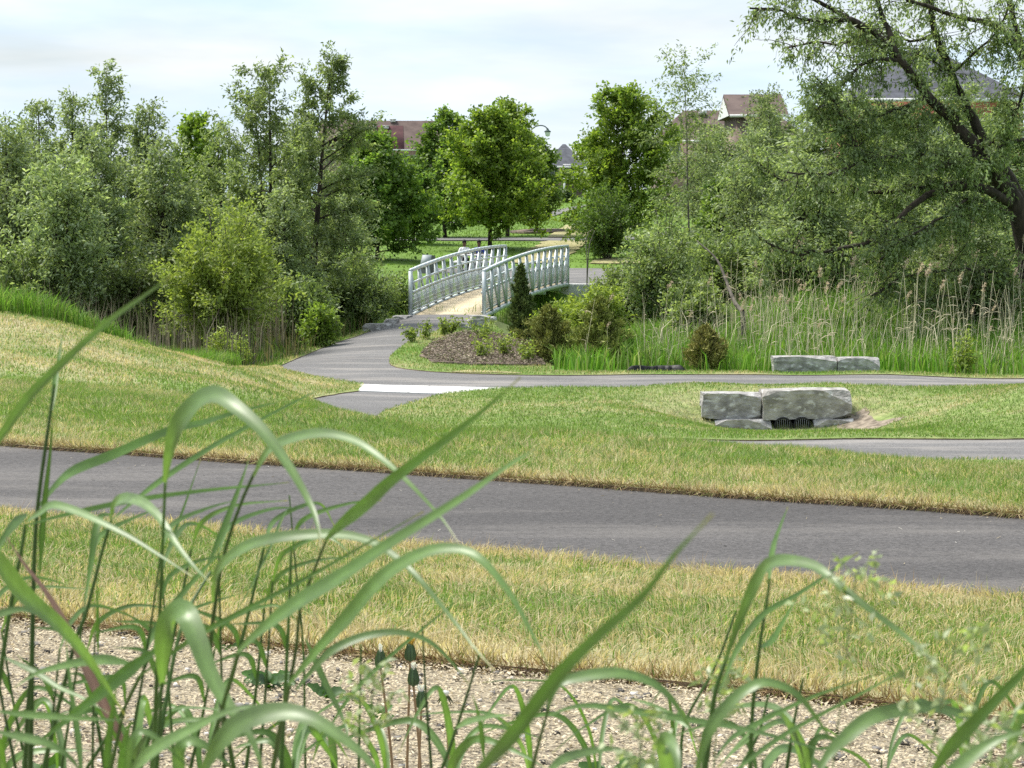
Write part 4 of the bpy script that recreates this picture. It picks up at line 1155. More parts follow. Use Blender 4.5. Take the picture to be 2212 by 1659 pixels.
def leaf_mesh(P, D, L, W, c0, c1, droop=0.2, flat=0.8, rgen=None, bright=None):
    """P anchors, D shoot directions: one folded, pointed leaf face each"""
    g_ = rgen
    n = len(P)
    a = unit(D * 0.6 + g_.normal(0, 0.55, (n, 3)) + np.array([0, 0, -droop]))
    nr = g_.normal(0, 0.6, (n, 3)) + np.array([0, 0, flat])
    s = unit(np.cross(a, nr))
    nn = np.cross(s, a)
    l = (L * g_.uniform(0.6, 1.3, n))[:, None]; w_ = (W * g_.uniform(0.7, 1.3, n))[:, None] / 2
    V = np.stack([P, P + a * l * .45 + s * w_ + nn * w_ * .35, P + a * l - nn * l * .12, P + a * l * .45 - s * w_ + nn * w_ * .35], 1).reshape(-1, 3)
    F = np.arange(n * 4).reshape(-1, 4)
    k = g_.uniform(0, 1, (n, 1)) ** 1.3
    C = (np.array(c0) * (1 - k) + np.array(c1) * k) * g_.uniform(0.8, 1.2, (n, 1))
    if bright is not None: C = C * bright[:, None]
    return V, F, np.repeat(C, 4, 0)

def curve(p0, d, length, n, g_, wob, bend):
    """polyline from p0 along d, bending towards 'bend' and wobbling"""
    P = [np.array(p0, float)]
    d = np.array(d, float)
    for i in range(n):
        d = unit(d + np.array(bend) / n + g_.normal(0, wob, 3))
        P.append(P[-1] + d * length / n)
    return np.array(P)

WC0, WC1 = (0.15, 0.205, 0.09), (0.39, 0.465, 0.27)
STY = {
 'cone': dict(first=0.08, n1=66, n2=12, up=0.4, L=.19, W=.13, c0=(0.13, 0.22, 0.03), c1=(0.33, 0.425, 0.075), droop=.2, bend=(0, 0, .3), prof=lambda t: 1.16 * (1 - t) ** .72 * min(1, .62 + 2.2 * t) + .14, spread=.17, sub=.32),
 'willow': dict(first=0.07, n1=40, n2=10, up=0.7, L=.135, W=.052, c0=WC0, c1=WC1, droop=.25, bend=(0, 0, .15), prof=lambda t: 0.58 + 1.05 * (1 - t) ** .9 - .3 * t ** 5, spread=.15, sub=.34),
 'airy': dict(first=0.18, n1=36, n2=9, up=0.75, L=.13, W=.05, c0=(0.12, 0.175, 0.06), c1=(0.33, 0.40, 0.20), droop=.35, bend=(0, 0, .05), prof=lambda t: 0.8 + 0.45 * math.sin(math.pi * t) - .45 * t ** 4, spread=.13, sub=.36),
 'maple': dict(first=0.10, n1=62, n2=12, up=0.5, L=.19, W=.13, c0=(0.125, 0.215, 0.03), c1=(0.32, 0.42, 0.075), droop=.15, bend=(0, 0, .35), prof=lambda t: 1.1 * math.sin(math.pi * min(1, .22 + .78 * t) ** .75) ** .6, spread=.17, sub=.34),
 'dark': dict(first=0.06, n1=56, n2=12, up=0.45, L=.19, W=.13, c0=(0.075, 0.14, 0.028), c1=(0.20, 0.29, 0.06), droop=.2, bend=(0, 0, .3), prof=lambda t: 1.1 * math.sin(math.pi * min(1, .22 + .78 * t) ** .75) ** .6, spread=.17, sub=.34),
}
def build_tree(name, label, group, base, h, rad, sty, n_leaf, seed, stems=1, tr=None, lean=(0, 0), cat='tree', barkm='bark', first=None, kink=0.04, tint=1.0, tip=0.0):
    S = STY[sty]; g_ = np.random.default_rng(seed); n_leaf = int(n_leaf * .92)
    root = tag(empty(name, base), label, cat, group)
    wood = Acc(); twigs = []
    tr = tr or 0.012 * h + 0.05
    f0 = S['first'] if first is None else first
    for k in range(stems):
        hh = h * (1 if k == 0 else g_.uniform(.72, .95))
        off = np.array([g_.normal(0, .14), g_.normal(0, .14)]) * (k > 0) * rad
        dr = np.array([lean[0] + off[0] * 1.6, lean[1] + off[1] * 1.6])
        t = np.linspace(0, 1, 11)
        P = np.stack([off[0] * .5 + dr[0] * t ** 1.3, off[1] * .5 + dr[1] * t ** 1.3, hh * t], -1)
        P[1:-1, :2] += np.cumsum(g_.normal(0, kink * rad * .5, (9, 2)), 0) * .6
        r_ = tr * (1 - k * .12) * (1 - .93 * t ** .9)
        P[0, 2] -= 0.25
        wood.tube(P, r_, 8 if k == 0 else 6)
        m = max(6, int(S['n1'] * (1 if k == 0 else .6)))
        ga = g_.uniform(0, 6.28)
        for i in range(m):
            tt = f0 + (0.985 - f0) * ((i + g_.uniform(0, .8)) / m) ** .9
            p = np.array([np.interp(tt, t, P[:, q]) for q in range(3)])
            ta = (tt - f0) / (1 - f0)
            ln = rad * S['prof'](ta) * g_.uniform(.62, 1.2) * (1 if stems == 1 else .78)
            ln = max(ln, 0.09 * rad)
            ga += 2.399 + g_.normal(0, .35)
            up = S['up'] * (0.35 + 1.1 * ta ** 1.5) * g_.uniform(.6, 1.4)
            d = unit(np.array([math.cos(ga), math.sin(ga), up]))
            B = curve(p, d, ln * math.sqrt(1 + min(up, 1.6) ** 2 * .6), 5, g_, .12, S['bend'])
            rb = min(np.interp(tt, t, r_) * .55, .02 + .012 * ln)
            wood.tube(B, np.linspace(rb, rb * .25, 6), 3)
            n2 = max(3, int(S['n2'] * (.5 + ln / rad * .6)))
            for j in range(n2):
                s = .22 + .78 * (j + g_.uniform(0, 1)) / n2
                q = np.array([np.interp(s * 5, range(6), B[:, c_]) for c_ in range(3)])
                dd = unit(unit(B[-1] - B[0]) * .7 + g_.normal(0, .55, 3) + np.array(S['bend']) * .4)
                T = curve(q, dd, (ln * S['sub'] + .12 * rad) * g_.uniform(.5, 1.25), 3, g_, .16, S['bend'])
                if g_.uniform() < .18: wood.tube(T, [rb * .22 + .003, rb * .18 + .002, .004, .003], 3)
                twigs.append(T)
    T = np.array(twigs)                                   # (n, 4, 3)
    ln = np.linalg.norm(T[:, -1] - T[:, 0], axis=1)
    wgt = ln * np.exp(np.random.default_rng(seed + 5).normal(0, .55, len(ln)))
    ti = g_.choice(len(T), n_leaf, p=wgt / wgt.sum())
    s = g_.uniform(0, 1, n_leaf) ** .75 * 3
    i0 = np.minimum(s.astype(int), 2); fr = (s - i0)[:, None]
    Pp = T[ti, i0] * (1 - fr) + T[ti, i0 + 1] * fr
    Pp = Pp + g_.normal(0, S['spread'] * (.5 + .1 * rad), (n_leaf, 3)) * np.array([1, 1, .8])
    D = unit(T[ti, -1] - T[ti, 0])
    hue = (0.8 + 0.4 * np.random.default_rng(seed + 7).uniform(0, 1, len(T)))[ti] * tint
    V, F, C = leaf_mesh(Pp, D, S['L'] * 1.04, S['W'] * 1.06, S['c0'], S['c1'], S['droop'], .8, g_, hue)
    V[:, 2] = np.maximum(V[:, 2], 0.03)
    wood.build('trunk', M[barkm], root, True)
    link('crown', fast_mesh('crown', V, F, C), M['leaf'], root)
    return root

def tree(label, u, vtop, Y, half, sty, n_leaf, seed, group, stems=1, name='tree', lean_u=0, **kw):
    x = (u - 1106) / FPX * Y
    zb = Hs(x, Y)
    h = at(u, vtop, Y).z - zb
    return build_tree(name, label, group, (x, Y, zb), h * (.93 if sty in ('maple', 'dark', 'cone') else .97), half * Y / FPX * (.97 if sty in ('maple', 'dark', 'cone') else 1.12), sty, n_leaf, seed, stems, lean=(lean_u * Y / FPX, 0), **kw)

def shrub(label, u, vtop, Y, half, n_leaf, seed, group, c0, c1, L=.12, W=.055, stems=18, name='shrub', spread=.09, low=.12, barkm='bark_grey', cat='shrub', depth=1.0, droop=.15):
    x = (u - 1106) / FPX * Y
    zb = Hs(x, Y); h = at(u, vtop, Y).z - zb; rad = half * Y / FPX
    g_ = np.random.default_rng(seed)
    root = tag(empty(name, (x, Y, zb)), label, cat, group)
    wood = Acc(); twigs = []
    for k in range(stems):
        az = k * 2.399 + g_.normal(0, .3)
        el = math.sqrt((k + .5) / stems)
        tgt = np.array([math.cos(az) * el * rad, math.sin(az) * el * rad * depth, h * math.sqrt(max(.06, 1 - el ** 2 * .92)) * g_.uniform(.78, 1.06)])
        b0 = np.array([math.cos(az), math.sin(az), 0]) * rad * .12 * g_.uniform(.2, 1)
        mid = b0 * .6 + tgt * .5 + np.array([-tgt[0] * .12, -tgt[1] * .12, h * .14])
        B = smooth_line([b0 - (0, 0, .1), mid, tgt], 8)
        r0 = .008 + .006 * h
        wood.tube(B, np.linspace(r0, r0 * .3, 8), 4)
        for j in range(16):
            s = low + (1.0 - low) * (j + g_.uniform(0, 1)) / 16
            q = np.array([np.interp(s * 7, range(8), B[:, c_]) for c_ in range(3)])
            dd = unit(unit(B[-1] - B[3]) * .45 + g_.normal(0, .6, 3) + np.array([math.cos(az) * .3, math.sin(az) * .3, .35]))
            T = curve(q, dd, (.22 * rad + .16 * h) * g_.uniform(.4, 1.1) * (1.25 - .6 * s), 3, g_, .15, (0, 0, .2))
            if g_.uniform() < .3: wood.tube(T, [.006, .005, .004, .003], 3)
            twigs.append(T)
    T = np.array(twigs)
    wgt = np.linalg.norm(T[:, -1] - T[:, 0], axis=1) * np.exp(g_.normal(0, .5, len(T)))
    ti = g_.choice(len(T), n_leaf, p=wgt / wgt.sum())
    s = g_.uniform(0, 1, n_leaf) ** .8 * 3
    i0 = np.minimum(s.astype(int), 2); fr = (s - i0)[:, None]
    Pp = T[ti, i0] * (1 - fr) + T[ti, i0 + 1] * fr + g_.normal(0, spread, (n_leaf, 3))
    hue = (0.78 + .44 * g_.uniform(0, 1, len(T)))[ti]
    V, F, C = leaf_mesh(Pp, unit(T[ti, -1] - T[ti, 0]), L, W, c0, c1, droop, .8, g_, hue)
    V[:, 2] = np.maximum(V[:, 2], 0.02)
    wood.build('stems', M[barkm], root, True)
    link('foliage', fast_mesh('foliage', V, F, C), M['leaf'], root)
    return root

GL, GC, GR = 'willows left of the bridge', 'park trees beyond the bridge', 'trees right of the bridge'
tree('grey-green willow at the far left edge of the left grove', 20, 262, 60, 95, 'willow', 15000, 1, GL, 3, 'willow_tree')
tree('loose-topped willow second from the left edge', 88, 205, 67, 70, 'willow', 13000, 2, GL, 2, 'willow_tree')
tree('willow just left of the tallest thin willow', 165, 182, 65, 62, 'willow', 14000, 3, GL, 2, 'willow_tree')
tree('tallest thin willow of the left grove with one straight dark stem', 238, 124, 66, 52, 'willow', 11000, 4, GL, 1, 'willow_tree', tr=.09)
tree('willow leaning right with a dark slanting stem', 285, 215, 64, 75, 'willow', 15000, 5, GL, 2, 'willow_tree', 45)
tree('pale low willow at the front of the left grove', 125, 335, 57, 95, 'willow', 17000, 6, GL, 4, 'willow_tree', tint=1.25, first=.08)
tree('bright green tree standing behind the left willows against the sky', 430, 233, 100, 55, 'maple', 8000, 7, GL, 1, 'poplar_tree', first=.25)
tree('slim willow in the gap behind the yellow-green thicket', 500, 262, 74, 62, 'airy', 10000, 8, GL, 2, 'willow_tree')
tree('tall airy willow with twin dark stems, left of the pair', 588, 128, 66, 82, 'airy', 15000, 9, GL, 2, 'willow_tree', tr=.12, kink=.03)
tree('tall airy willow leaning right in front of the red roof', 668, 122, 64, 72, 'airy', 17000, 10, GL, 1, 'willow_tree', 52, tr=.15, first=.22)
tree('broad leafy tree behind the two airy willows', 645, 262, 82, 125, 'willow', 17000, 11, GL, 3, 'willow_tree', tint=.85, first=.1)
tree('dense dark tree left of the park path', 815, 283, 106, 92, 'dark', 24000, 12, GC, 1, 'maple_tree', tint=1.25)
tree('narrow dark tree under the red roof', 893, 335, 120, 50, 'dark', 9000, 13, GC, 1, 'maple_tree')
tree('tall dense tree left of the centre tree', 962, 226, 130, 66, 'dark', 19000, 14, GC, 1, 'maple_tree', tint=1.2)
tree('bright yellow-green centre tree above the two seated people', 1058, 232, 115, 108, 'cone', 29000, 15, GC, 1, 'maple_tree', first=.13, tr=.13)
tree('spiky-topped tree behind the centre tree', 1096, 204, 131, 64, 'maple', 17000, 16, GC, 1, 'maple_tree', tint=.85, first=.2)
tree('dark young tree in a mulch ring right of the centre tree', 1160, 292, 138, 62, 'dark', 15000, 17, GC, 1, 'maple_tree', first=.14)
tree('tall full bright green tree right of the gap with the lamp', 1338, 180, 117, 108, 'maple', 31000, 18, GR, 1, 'maple_tree', tint=.92, first=.06)
tree('thin pale birch with sparse leaves against the sky', 1490, 106, 76, 62, 'airy', 3600, 19, GR, 1, 'birch_tree', -18, tr=.06, barkm='bark_grey', first=.45)
tree('olive tree under the brown-roofed house', 1525, 285, 86, 80, 'willow', 13000, 20, GR, 2, 'willow_tree', tint=.9, first=.1)
tree('dark tree left of the big willow', 1575, 345, 80, 62, 'dark', 10000, 21, GR, 1, 'maple_tree')
tree('grey-green tree below the white gable', 1655, 195, 82, 90, 'willow', 17000, 22, GR, 2, 'willow_tree', tint=.8, first=.08)

protos = []
def fill_tree(lab, u, v, Yk, hf, nl, sd, grp, tn):
    """three willows are grown; the others of the closing rows are turned and scaled copies with their own parts"""
    x = (u - 1106) / FPX * Yk; zb = Hs(x, Yk); h = (at(u, v, Yk).z - zb) * .97; rad = hf * Yk / FPX * 1.12
    if len(protos) < 3:
        r_ = tree(lab, u, v, Yk, hf, 'willow', nl + 2000, sd, grp, 3, 'willow_tree', tint=tn)
        protos.append((r_, h, rad))
        return r_
    r0, h0, rad0 = protos[sd % 3]
    c = r0.copy(); col.objects.link(c); c.location = (x, Yk, zb); c.scale = (rad / rad0, rad / rad0, h / h0); c.rotation_euler = (0, 0, sd * 1.7)
    for ch in r0.children:
        d = ch.copy(); col.objects.link(d); d.parent = c
    return tag(c, lab, 'tree', grp)
# further rows that close the grove and the thickets
for lab, u, v, Yk, hf, nl, sd, tn in (
    ('low willow filling the grove behind the far left trees', 40, 292, 72, 100, 14000, 131, .95), ('low willow between the tallest thin willow and its left neighbour', 210, 275, 60, 85, 15000, 132, 1.05),
    ('low willow right of the slanting dark stem', 350, 290, 61, 85, 15000, 133, 1.0), ('low willow behind the yellow-green thicket on the left', 400, 400, 66, 85, 13000, 134, .9),
    ('low willow in the gap below the bright green tree', 530, 380, 70, 80, 13000, 135, .95), ('low willow left of the leaning airy willow', 620, 400, 62, 75, 14000, 136, 1.1),
    ('round-headed willow between the leaning willow and the dark tree', 735, 415, 70, 70, 14000, 137, 1.0)):
    fill_tree(lab, u, v, Yk, hf, nl, sd, GL, tn)
for lab, u, v, Yk, hf, nl, sd, tn in (
    ('leafy tree directly behind the big willow', 1800, 190, 74, 130, 20000, 23, .9), ('low spreading tree behind the big willow trunk', 1985, 270, 76, 135, 20000, 24, .8), ('tree at the right edge behind the big willow', 2175, 230, 74, 120, 18000, 25, .85),
    ('grove tree hiding the lower part of the white-gabled house', 1650, 226, 100, 66, 15000, 145, .95), ('grove tree before the brown-roofed house', 1555, 268, 110, 66, 15000, 146, .95), ('grove tree below the dark grey roof on the right', 2085, 200, 90, 95, 15000, 147, .9), ('grove tree below the left end of the dark grey roof', 1925, 222, 88, 85, 15000, 148, .9),
    ('grey-green willow at the left foot of the big willow', 1620, 300, 68, 85, 16000, 141, 1.0), ('low willow mass under the middle limbs of the big willow', 1730, 330, 64, 95, 18000, 142, 1.0),
    ('low willow mass left of the big willow trunk', 1890, 360, 66, 95, 17000, 143, .95), ('low willow mass in front of the big willow trunk', 2070, 420, 62, 95, 17000, 144, 1.0)):
    fill_tree(lab, u, v, Yk, hf, nl, sd, GR, tn)

YG0, YG1 = (0.18, 0.25, 0.05), (0.38, 0.45, 0.13)
GG0, GG1 = (0.13, 0.19, 0.07), (0.34, 0.42, 0.20)
DK0, DK1 = (0.06, 0.115, 0.025), (0.16, 0.24, 0.055)
SL, SR = 'shrubs of the left thicket', 'shrubs right of the bridge'
shrub('big yellow-green rounded thicket in the left grove', 478, 440, 55, 150, 23000, 31, SL, YG0, YG1, stems=34, low=.3)
shrub('grey-green shrub right of the leaning willow beside the bridge', 765, 545, 67, 105, 15000, 32, SL, GG0, GG1, stems=24)
shrub('low green shrub against the left bridge rail', 850, 590, 72, 55, 8000, 33, SL, (.12, .18, .05), (.27, .36, .11))
shrub('shrub at the foot of the far left willows', 60, 520, 56, 95, 12000, 34, SL, GG0, GG1, stems=22)
shrub('twiggy shrub between the pale willow and the thicket', 290, 540, 57, 90, 10000, 35, SL, (.1, .14, .05), (.22, .28, .11), stems=26, low=.35)
shrub('shrub below the leaning willow trunk', 650, 590, 59, 75, 9000, 36, SL, GG0, (.25, .33, .13), stems=20, low=.3)
shrub('dark green shrub behind the yellow-green thicket', 430, 430, 72, 70, 8000, 37, SL, DK0, (.15, .22, .05))
shrub('small leafy shrub at the bottom of the thicket, left one', 475, 705, 50.5, 32, 1400, 38, SL, YG0, YG1, L=.09, W=.04, stems=7, low=.2)
shrub('small leafy shrub at the bottom of the thicket, right one', 510, 725, 51, 26, 1200, 39, SL, YG0, YG1, L=.09, W=.04, stems=6, low=.2)
shrub('small green shrub by the path verge left of the bridge', 690, 660, 57, 45, 3500, 40, SL, (.12, .2, .03), (.27, .37, .08), stems=12)
shrub('dark rounded shrub below the tall full tree', 1310, 408, 108, 86, 14000, 41, SR, DK0, (.17, .25, .06), L=.12, W=.08, stems=26)
shrub('light green tall shrub right of the dark rounded shrub', 1435, 400, 75, 80, 12000, 42, SR, GG0, (.33, .43, .16), stems=22)
shrub('pale grey-green willow shrub sloping down behind the cedars', 1425, 478, 63, 110, 18000, 43, SR, GG0, (.40, .48, .24), stems=28)
shrub('olive feathery shrub right of the far bridge end', 1335, 560, 64, 72, 11000, 44, SR, (.12, .17, .06), (.29, .36, .15), stems=22)
shrub('yellow-green shrub behind the middle cedars', 1285, 622, 54.5, 70, 10000, 45, SR, YG0, (.40, .48, .12), stems=16)
shrub('low green shrub below the bridge truss', 1215, 645, 57, 58, 7000, 46, SR, (.15, .22, .03), (.33, .42, .1), stems=14)
shrub('green shrub among the low willow branches', 1560, 500, 66, 95, 13000, 47, SR, GG0, (.3, .38, .16), stems=24)
shrub('shrub under the middle of the big willow', 1800, 520, 66, 110, 12000, 48, SR, (.1, .15, .055), (.27, .34, .14), stems=24)
shrub('dark shrub at the right edge beneath the big willow', 2130, 560, 57, 95, 14000, 49, SR, (.08, .13, .045), (.25, .32, .13), stems=24)
shrub('low willow shrub in the reeds by the right edge', 1990, 600, 60, 80, 9000, 50, SR, GG0, (.29, .36, .15), stems=18)
shrub('pale shrub with a bleached stem at the reed edge', 1500, 600, 58, 85, 9000, 51, SR, GG0, (.40, .48, .22), stems=16)
shrub('young leafy sprig in front of the reeds right of the pale stones', 2085, 705, 49.3, 24, 700, 52, SR, YG0, YG1, L=.09, W=.04, stems=6, low=.1)
shrub('clipped garden shrub before the far grey-roofed house', 1224, 410, 190, 16, 1500, 53, 'far garden shrubs', (.05, .09, .03), (.12, .17, .07), L=.2, W=.14, stems=10)
shrub('dark garden hedge left of the clipped garden shrub', 1204, 404, 194, 14, 1500, 54, 'far garden shrubs', DK0, DK1, L=.2, W=.14, stems=10)

# mulch ring under the young dark tree
rx = (1160 - 1106) / FPX * 138
o, _ = sheet('mulch_ring', [(rx + 1.7 * math.cos(t), 137.4 + 2.6 * math.sin(t)) for t in np.linspace(0, 2 * math.pi, 25)[:-1]], 0.12, 0.4, M['mulch'], thick=0.1, edge_noise=0.15, bumps=0.2)

# ---- the big willow: surveyed limbs, grown out with twigs
Yw = 58.0
wb = at(2238, 640, Yw); wz = Hs(wb.x, Yw)
bigw = tag(empty('willow_tree', (wb.x, Yw, wz)), 'big old willow with dark spreading limbs leaning in from the right edge', 'tree', GR)
limbs = [  # (points u, v, dY), radius start px, end px
 ([(2238, 660, 0), (2225, 560, 0), (2200, 455, -.2), (2161, 389, -.4), (2106, 317, -.8), (2062, 266, -1), (2006, 210, -1.2), (1959, 147, -1.4), (1927, 103, -1.5), (1871, 63, -1.6), (1820, 32, -1.7), (1768, 5, -1.9), (1700, -25, -2.1)], 30, 4),
 ([(2255, 650, .5), (2240, 520, .6), (2205, 430, .7), (2140, 330, .8), (2085, 225, .9), (2054, 159, .9), (2022, 79, .8), (2010, 24, .7), (2004, -60, .6)], 26, 6),
 ([(2275, 420, .4), (2250, 230, .4), (2212, 131, .3), (2173, 71, .2), (2125, 44, 0), (2066, 38, -.2), (2006, 16, -.4), (1959, 0, -.6)], 17, 4),
 ([(2230, 180, .6), (2190, 40, .8), (2165, -40, 1.0)], 9, 5),
 ([(1935, 115, -1.5), (1915, 52, -1.2), (1899, 10, -1.0), (1890, -40, -.8)], 8, 4),
 ([(1871, 63, -1.6), (1844, 44, -1.8), (1796, 46, -2.1), (1729, 40, -2.4), (1681, 22, -2.6), (1620, 18, -2.8)], 7, 2),
 ([(1945, 128, -1.4), (1879, 131, -1.9), (1840, 163, -2.2), (1784, 218, -2.4), (1752, 254, -2.5)], 5.5, 2),
 ([(1927, 100, -1.5), (1883, 89, -1.0), (1828, 93, -.5), (1768, 91, 0), (1690, 105, .3)], 5.5, 2),
 ([(2190, 440, -.3), (2110, 405, -1), (2026, 412, -1.6), (1967, 448, -2), (1927, 488, -2.2), (1887, 516, -2.4), (1840, 534, -2.6), (1768, 544, -2.8), (1713, 548, -3), (1660, 525, -3.1), (1610, 500, -3.2)], 12, 2.5),
 ([(2150, 385, -.4), (2040, 400, -.2), (1927, 413, 0), (1879, 417, .1), (1776, 409, .2), (1709, 393, .3), (1665, 377, .3), (1625, 341, .4)], 9, 2),
 ([(2120, 335, -.7), (2000, 335, -1.8), (1895, 341, -2.4), (1840, 357, -2.7), (1784, 377, -2.9), (1700, 372, -3)], 7, 2),
 ([(1895, 341, -2.4), (1856, 325, -2.5), (1828, 270, -2.6), (1792, 206, -2.7), (1760, 165, -2.8)], 4.5, 1.6),
 ([(2006, 212, -1.2), (1951, 230, -1.6), (1919, 242, -1.9), (1867, 266, -2.2), (1800, 290, -2.5)], 5, 1.8),
 ([(2066, 270, -1), (2022, 252, -.4), (1935, 274, .3), (1871, 278, .8), (1800, 262, 1.2)], 5.5, 2),
 ([(2230, 300, -.4), (2165, 313, -1), (2125, 345, -1.5), (2078, 349, -2), (2010, 370, -2.4)], 5, 2),
 ([(2205, 470, -.2), (2100, 430, -1.5), (2038, 468, -2.2), (1959, 516, -2.8), (1900, 560, -3.1)], 5, 1.8),
 ([(2232, 600, 0), (2150, 590, -1), (2086, 582, -1.6), (1959, 597, -2.4), (1880, 640, -2.8)], 7, 2),
 ([(2225, 560, 0), (2140, 640, -1.2), (2100, 655, -1.6), (2046, 640, -2), (1985, 650, -2.4)], 6, 2),
 ([(2022, 79, .8), (1965, 88, .4), (1930, 75, .2), (1850, 60, .2)], 4, 1.8),
 ([(2054, 159, .9), (2110, 110, .4), (2160, 60, 0), (2180, 10, -.2)], 4, 1.8),
 ([(2054, 159, .9), (1985, 118, .6), (1930, 120, .3)], 4, 1.6),
 ([(2120, 335, 0), (2190, 250, -1), (2215, 180, -1.4), (2225, 90, -1.6)], 6, 2),
]
g_ = np.random.default_rng(77)
wood = Acc(); tw = []
Lpx = lambda px_: px_ * Yw / FPX
org = Vector((wb.x, Yw, wz))
for pts, r0, r1 in limbs:
    P3 = np.array([tuple(at(u, v, Yw + dy) - org) for u, v, dy in pts])
    ln = np.linalg.norm(np.diff(P3, axis=0), axis=1).sum()
    n = max(10, int(ln * 4))
    P = smooth_line(P3, n)
    P[1:-1] += g_.normal(0, .02, (n - 2, 3))
    wood.tube(P, Lpx(r1 + (r0 - r1) * (1 - np.linspace(0, 1, n)) ** 1.7), 7)
    nb = int(ln * (7.0 if r0 < 12 else 3.2)) + 5
    for b in range(nb):
        s = (.18 if r0 < 10 else .45) + (.82 if r0 < 10 else .55) * (b + g_.uniform(0, 1)) / nb
        i = min(int(s * (n - 1)), n - 2)
        p = P[i]
        if p[0] > 1.4: continue
        d = unit(unit(P[i + 1] - P[i]) * .55 + g_.normal(0, .75, 3) + np.array([-.15, 0, .12]))
        B = curve(p, d, g_.uniform(.35, 1.25), 5, g_, .2, (0, 0, -.45))
        wood.tube(B, np.linspace(.016, .005, 6), 3)
        for j in range(6):
            s2 = (j + g_.uniform(0, 1)) / 6
            q = np.array([np.interp(s2 * 5, range(6), B[:, c_]) for c_ in range(3)])
            dd = unit(unit(B[-1] - B[0]) * .5 + g_.normal(0, .6, 3) + np.array([0, 0, -.25]))
            T = curve(q, dd, g_.uniform(.2, .55), 3, g_, .15, (0, 0, -.35))
            if g_.uniform() < .2: wood.tube(T, [.005, .005, .004, .003], 3)
            tw.append(T)
T = np.array(tw); n_leaf = 56000
wgt = np.exp(g_.normal(0, .6, len(T))) * np.where(T[:, 0, 2] > 6.2, .55, 1.0)
ti = g_.choice(len(T), n_leaf, p=wgt / wgt.sum())
s = g_.uniform(0, 1, n_leaf) * 3
i0 = np.minimum(s.astype(int), 2); fr = (s - i0)[:, None]
Pp = T[ti, i0] * (1 - fr) + T[ti, i0 + 1] * fr + g_.normal(0, .06, (n_leaf, 3))
hue = (.75 + .5 * g_.uniform(0, 1, len(T)))[ti]
V, F, C = leaf_mesh(Pp, unit(T[ti, -1] - T[ti, 0]), .125, .046, (.13, .19, .075), (.36, .44, .225), .45, .8, g_, hue)
wood.build('trunk', M['bark'], bigw, True)
link('crown', fast_mesh('crown', V, F, C), M['leaf'], bigw)

# bleached dead stem at the reed edge
q = Acc(); q.tube(smooth_line([tuple(at(1604, 672, 55)), tuple(at(1588, 655, 55.3)), tuple(at(1570, 610, 55.8)), tuple(at(1548, 560, 56.2)), tuple(at(1505, 520, 56.6))], 14), np.linspace(.06, .015, 14), 7)
b0 = at(1604, 672, 55); q.tube([tuple(b0), (b0.x + .05, 55, Hs(b0.x, 55))], [.06, .07], 7)
tag(q.build('dead_trunk', M['bark_grey'], None, True), 'bleached dead trunk leaning left at the edge of the reeds', 'dead tree')

# ---- young cedars: conical sprays
def cedar(label, u, vtop, Y, half, n, seed, c0, c1, bare=0.04, lump=.35):
    x = (u - 1106) / FPX * Y; zb = Hs(x, Y); h = at(u, vtop, Y).z - zb; rad = half * Y / FPX
    g_ = np.random.default_rng(seed)
    root = tag(empty('cedar', (x, Y, zb)), label, 'conifer', 'young cedars by the far path')
    q = Acc(); q.tube([(0, 0, -.1), (0.01, 0, h * .5), (0, 0, h * .97)], [.035, .02, .006], 6)
    for k in range(46):
        t = bare + (.96 - bare) * k / 46; az = k * 2.399
        r = rad * (1 - t) ** .72 * (1 + lump * g_.normal(0, .5))
        q.tube([(0, 0, h * t), (math.cos(az) * r * .6, math.sin(az) * r * .6, h * t + r * .25), (math.cos(az) * r, math.sin(az) * r, h * t + r * .7)], [.008, .006, .003], 3)
    q.build('trunk', M['bark'], root, True)
    nb = 90                                           # sprays of scale leaves around uneven branch ends
    tb = np.linspace(0, 1, nb) ** 1.15; ab = np.arange(nb) * 2.399 + g_.normal(0, .4, nb)
    rb = rad * np.minimum((1 - tb) ** .85 + .03, .6 + 1.6 * tb) * (1 + lump * g_.normal(0, .7, nb)).clip(.35, 1.7)
    bi = g_.integers(0, nb, n); fr = np.sqrt(g_.uniform(.05, 1, n))
    P = np.stack([np.cos(ab[bi]) * rb[bi] * fr, np.sin(ab[bi]) * rb[bi] * fr, h * (bare + (.95 - bare) * tb[bi]) + rb[bi] * (fr * .55 - .15)], -1) + g_.normal(0, .045, (n, 3)) * (.4 + .6 * (1 - tb[bi]))[:, None]
    az = ab[bi]
    D = unit(np.stack([np.cos(az) * .7, np.sin(az) * .7, np.full(n, .9)], -1))
    V, F, C = leaf_mesh(P, D, .10, .028, c0, c1, -.4, .2, g_)
    V[:, 2] = np.maximum(V[:, 2], .02)
    link('foliage', fast_mesh('foliage', V, F, C), M['needle'], root)
cedar('slender dark green cedar standing before the right bridge truss', 1125, 568, 58.5, 34, 9000, 61, (.06, .1, .03), (.2, .26, .075))
cedar('small olive-brown cedar left of the pair behind the mulch bed', 1184, 660, 52, 62, 9000, 62, (.14, .165, .04), (.38, .39, .12), lump=.5)
cedar('larger olive-green cedar right of the pair behind the mulch bed', 1296, 640, 51.5, 68, 10000, 63, (.15, .19, .045), (.4, .44, .12), lump=.5)
cedar('lone small bronze-green cedar before the tall reeds', 1526, 705, 49.6, 48, 7000, 64, (.16, .17, .045), (.4, .37, .13), lump=.5)

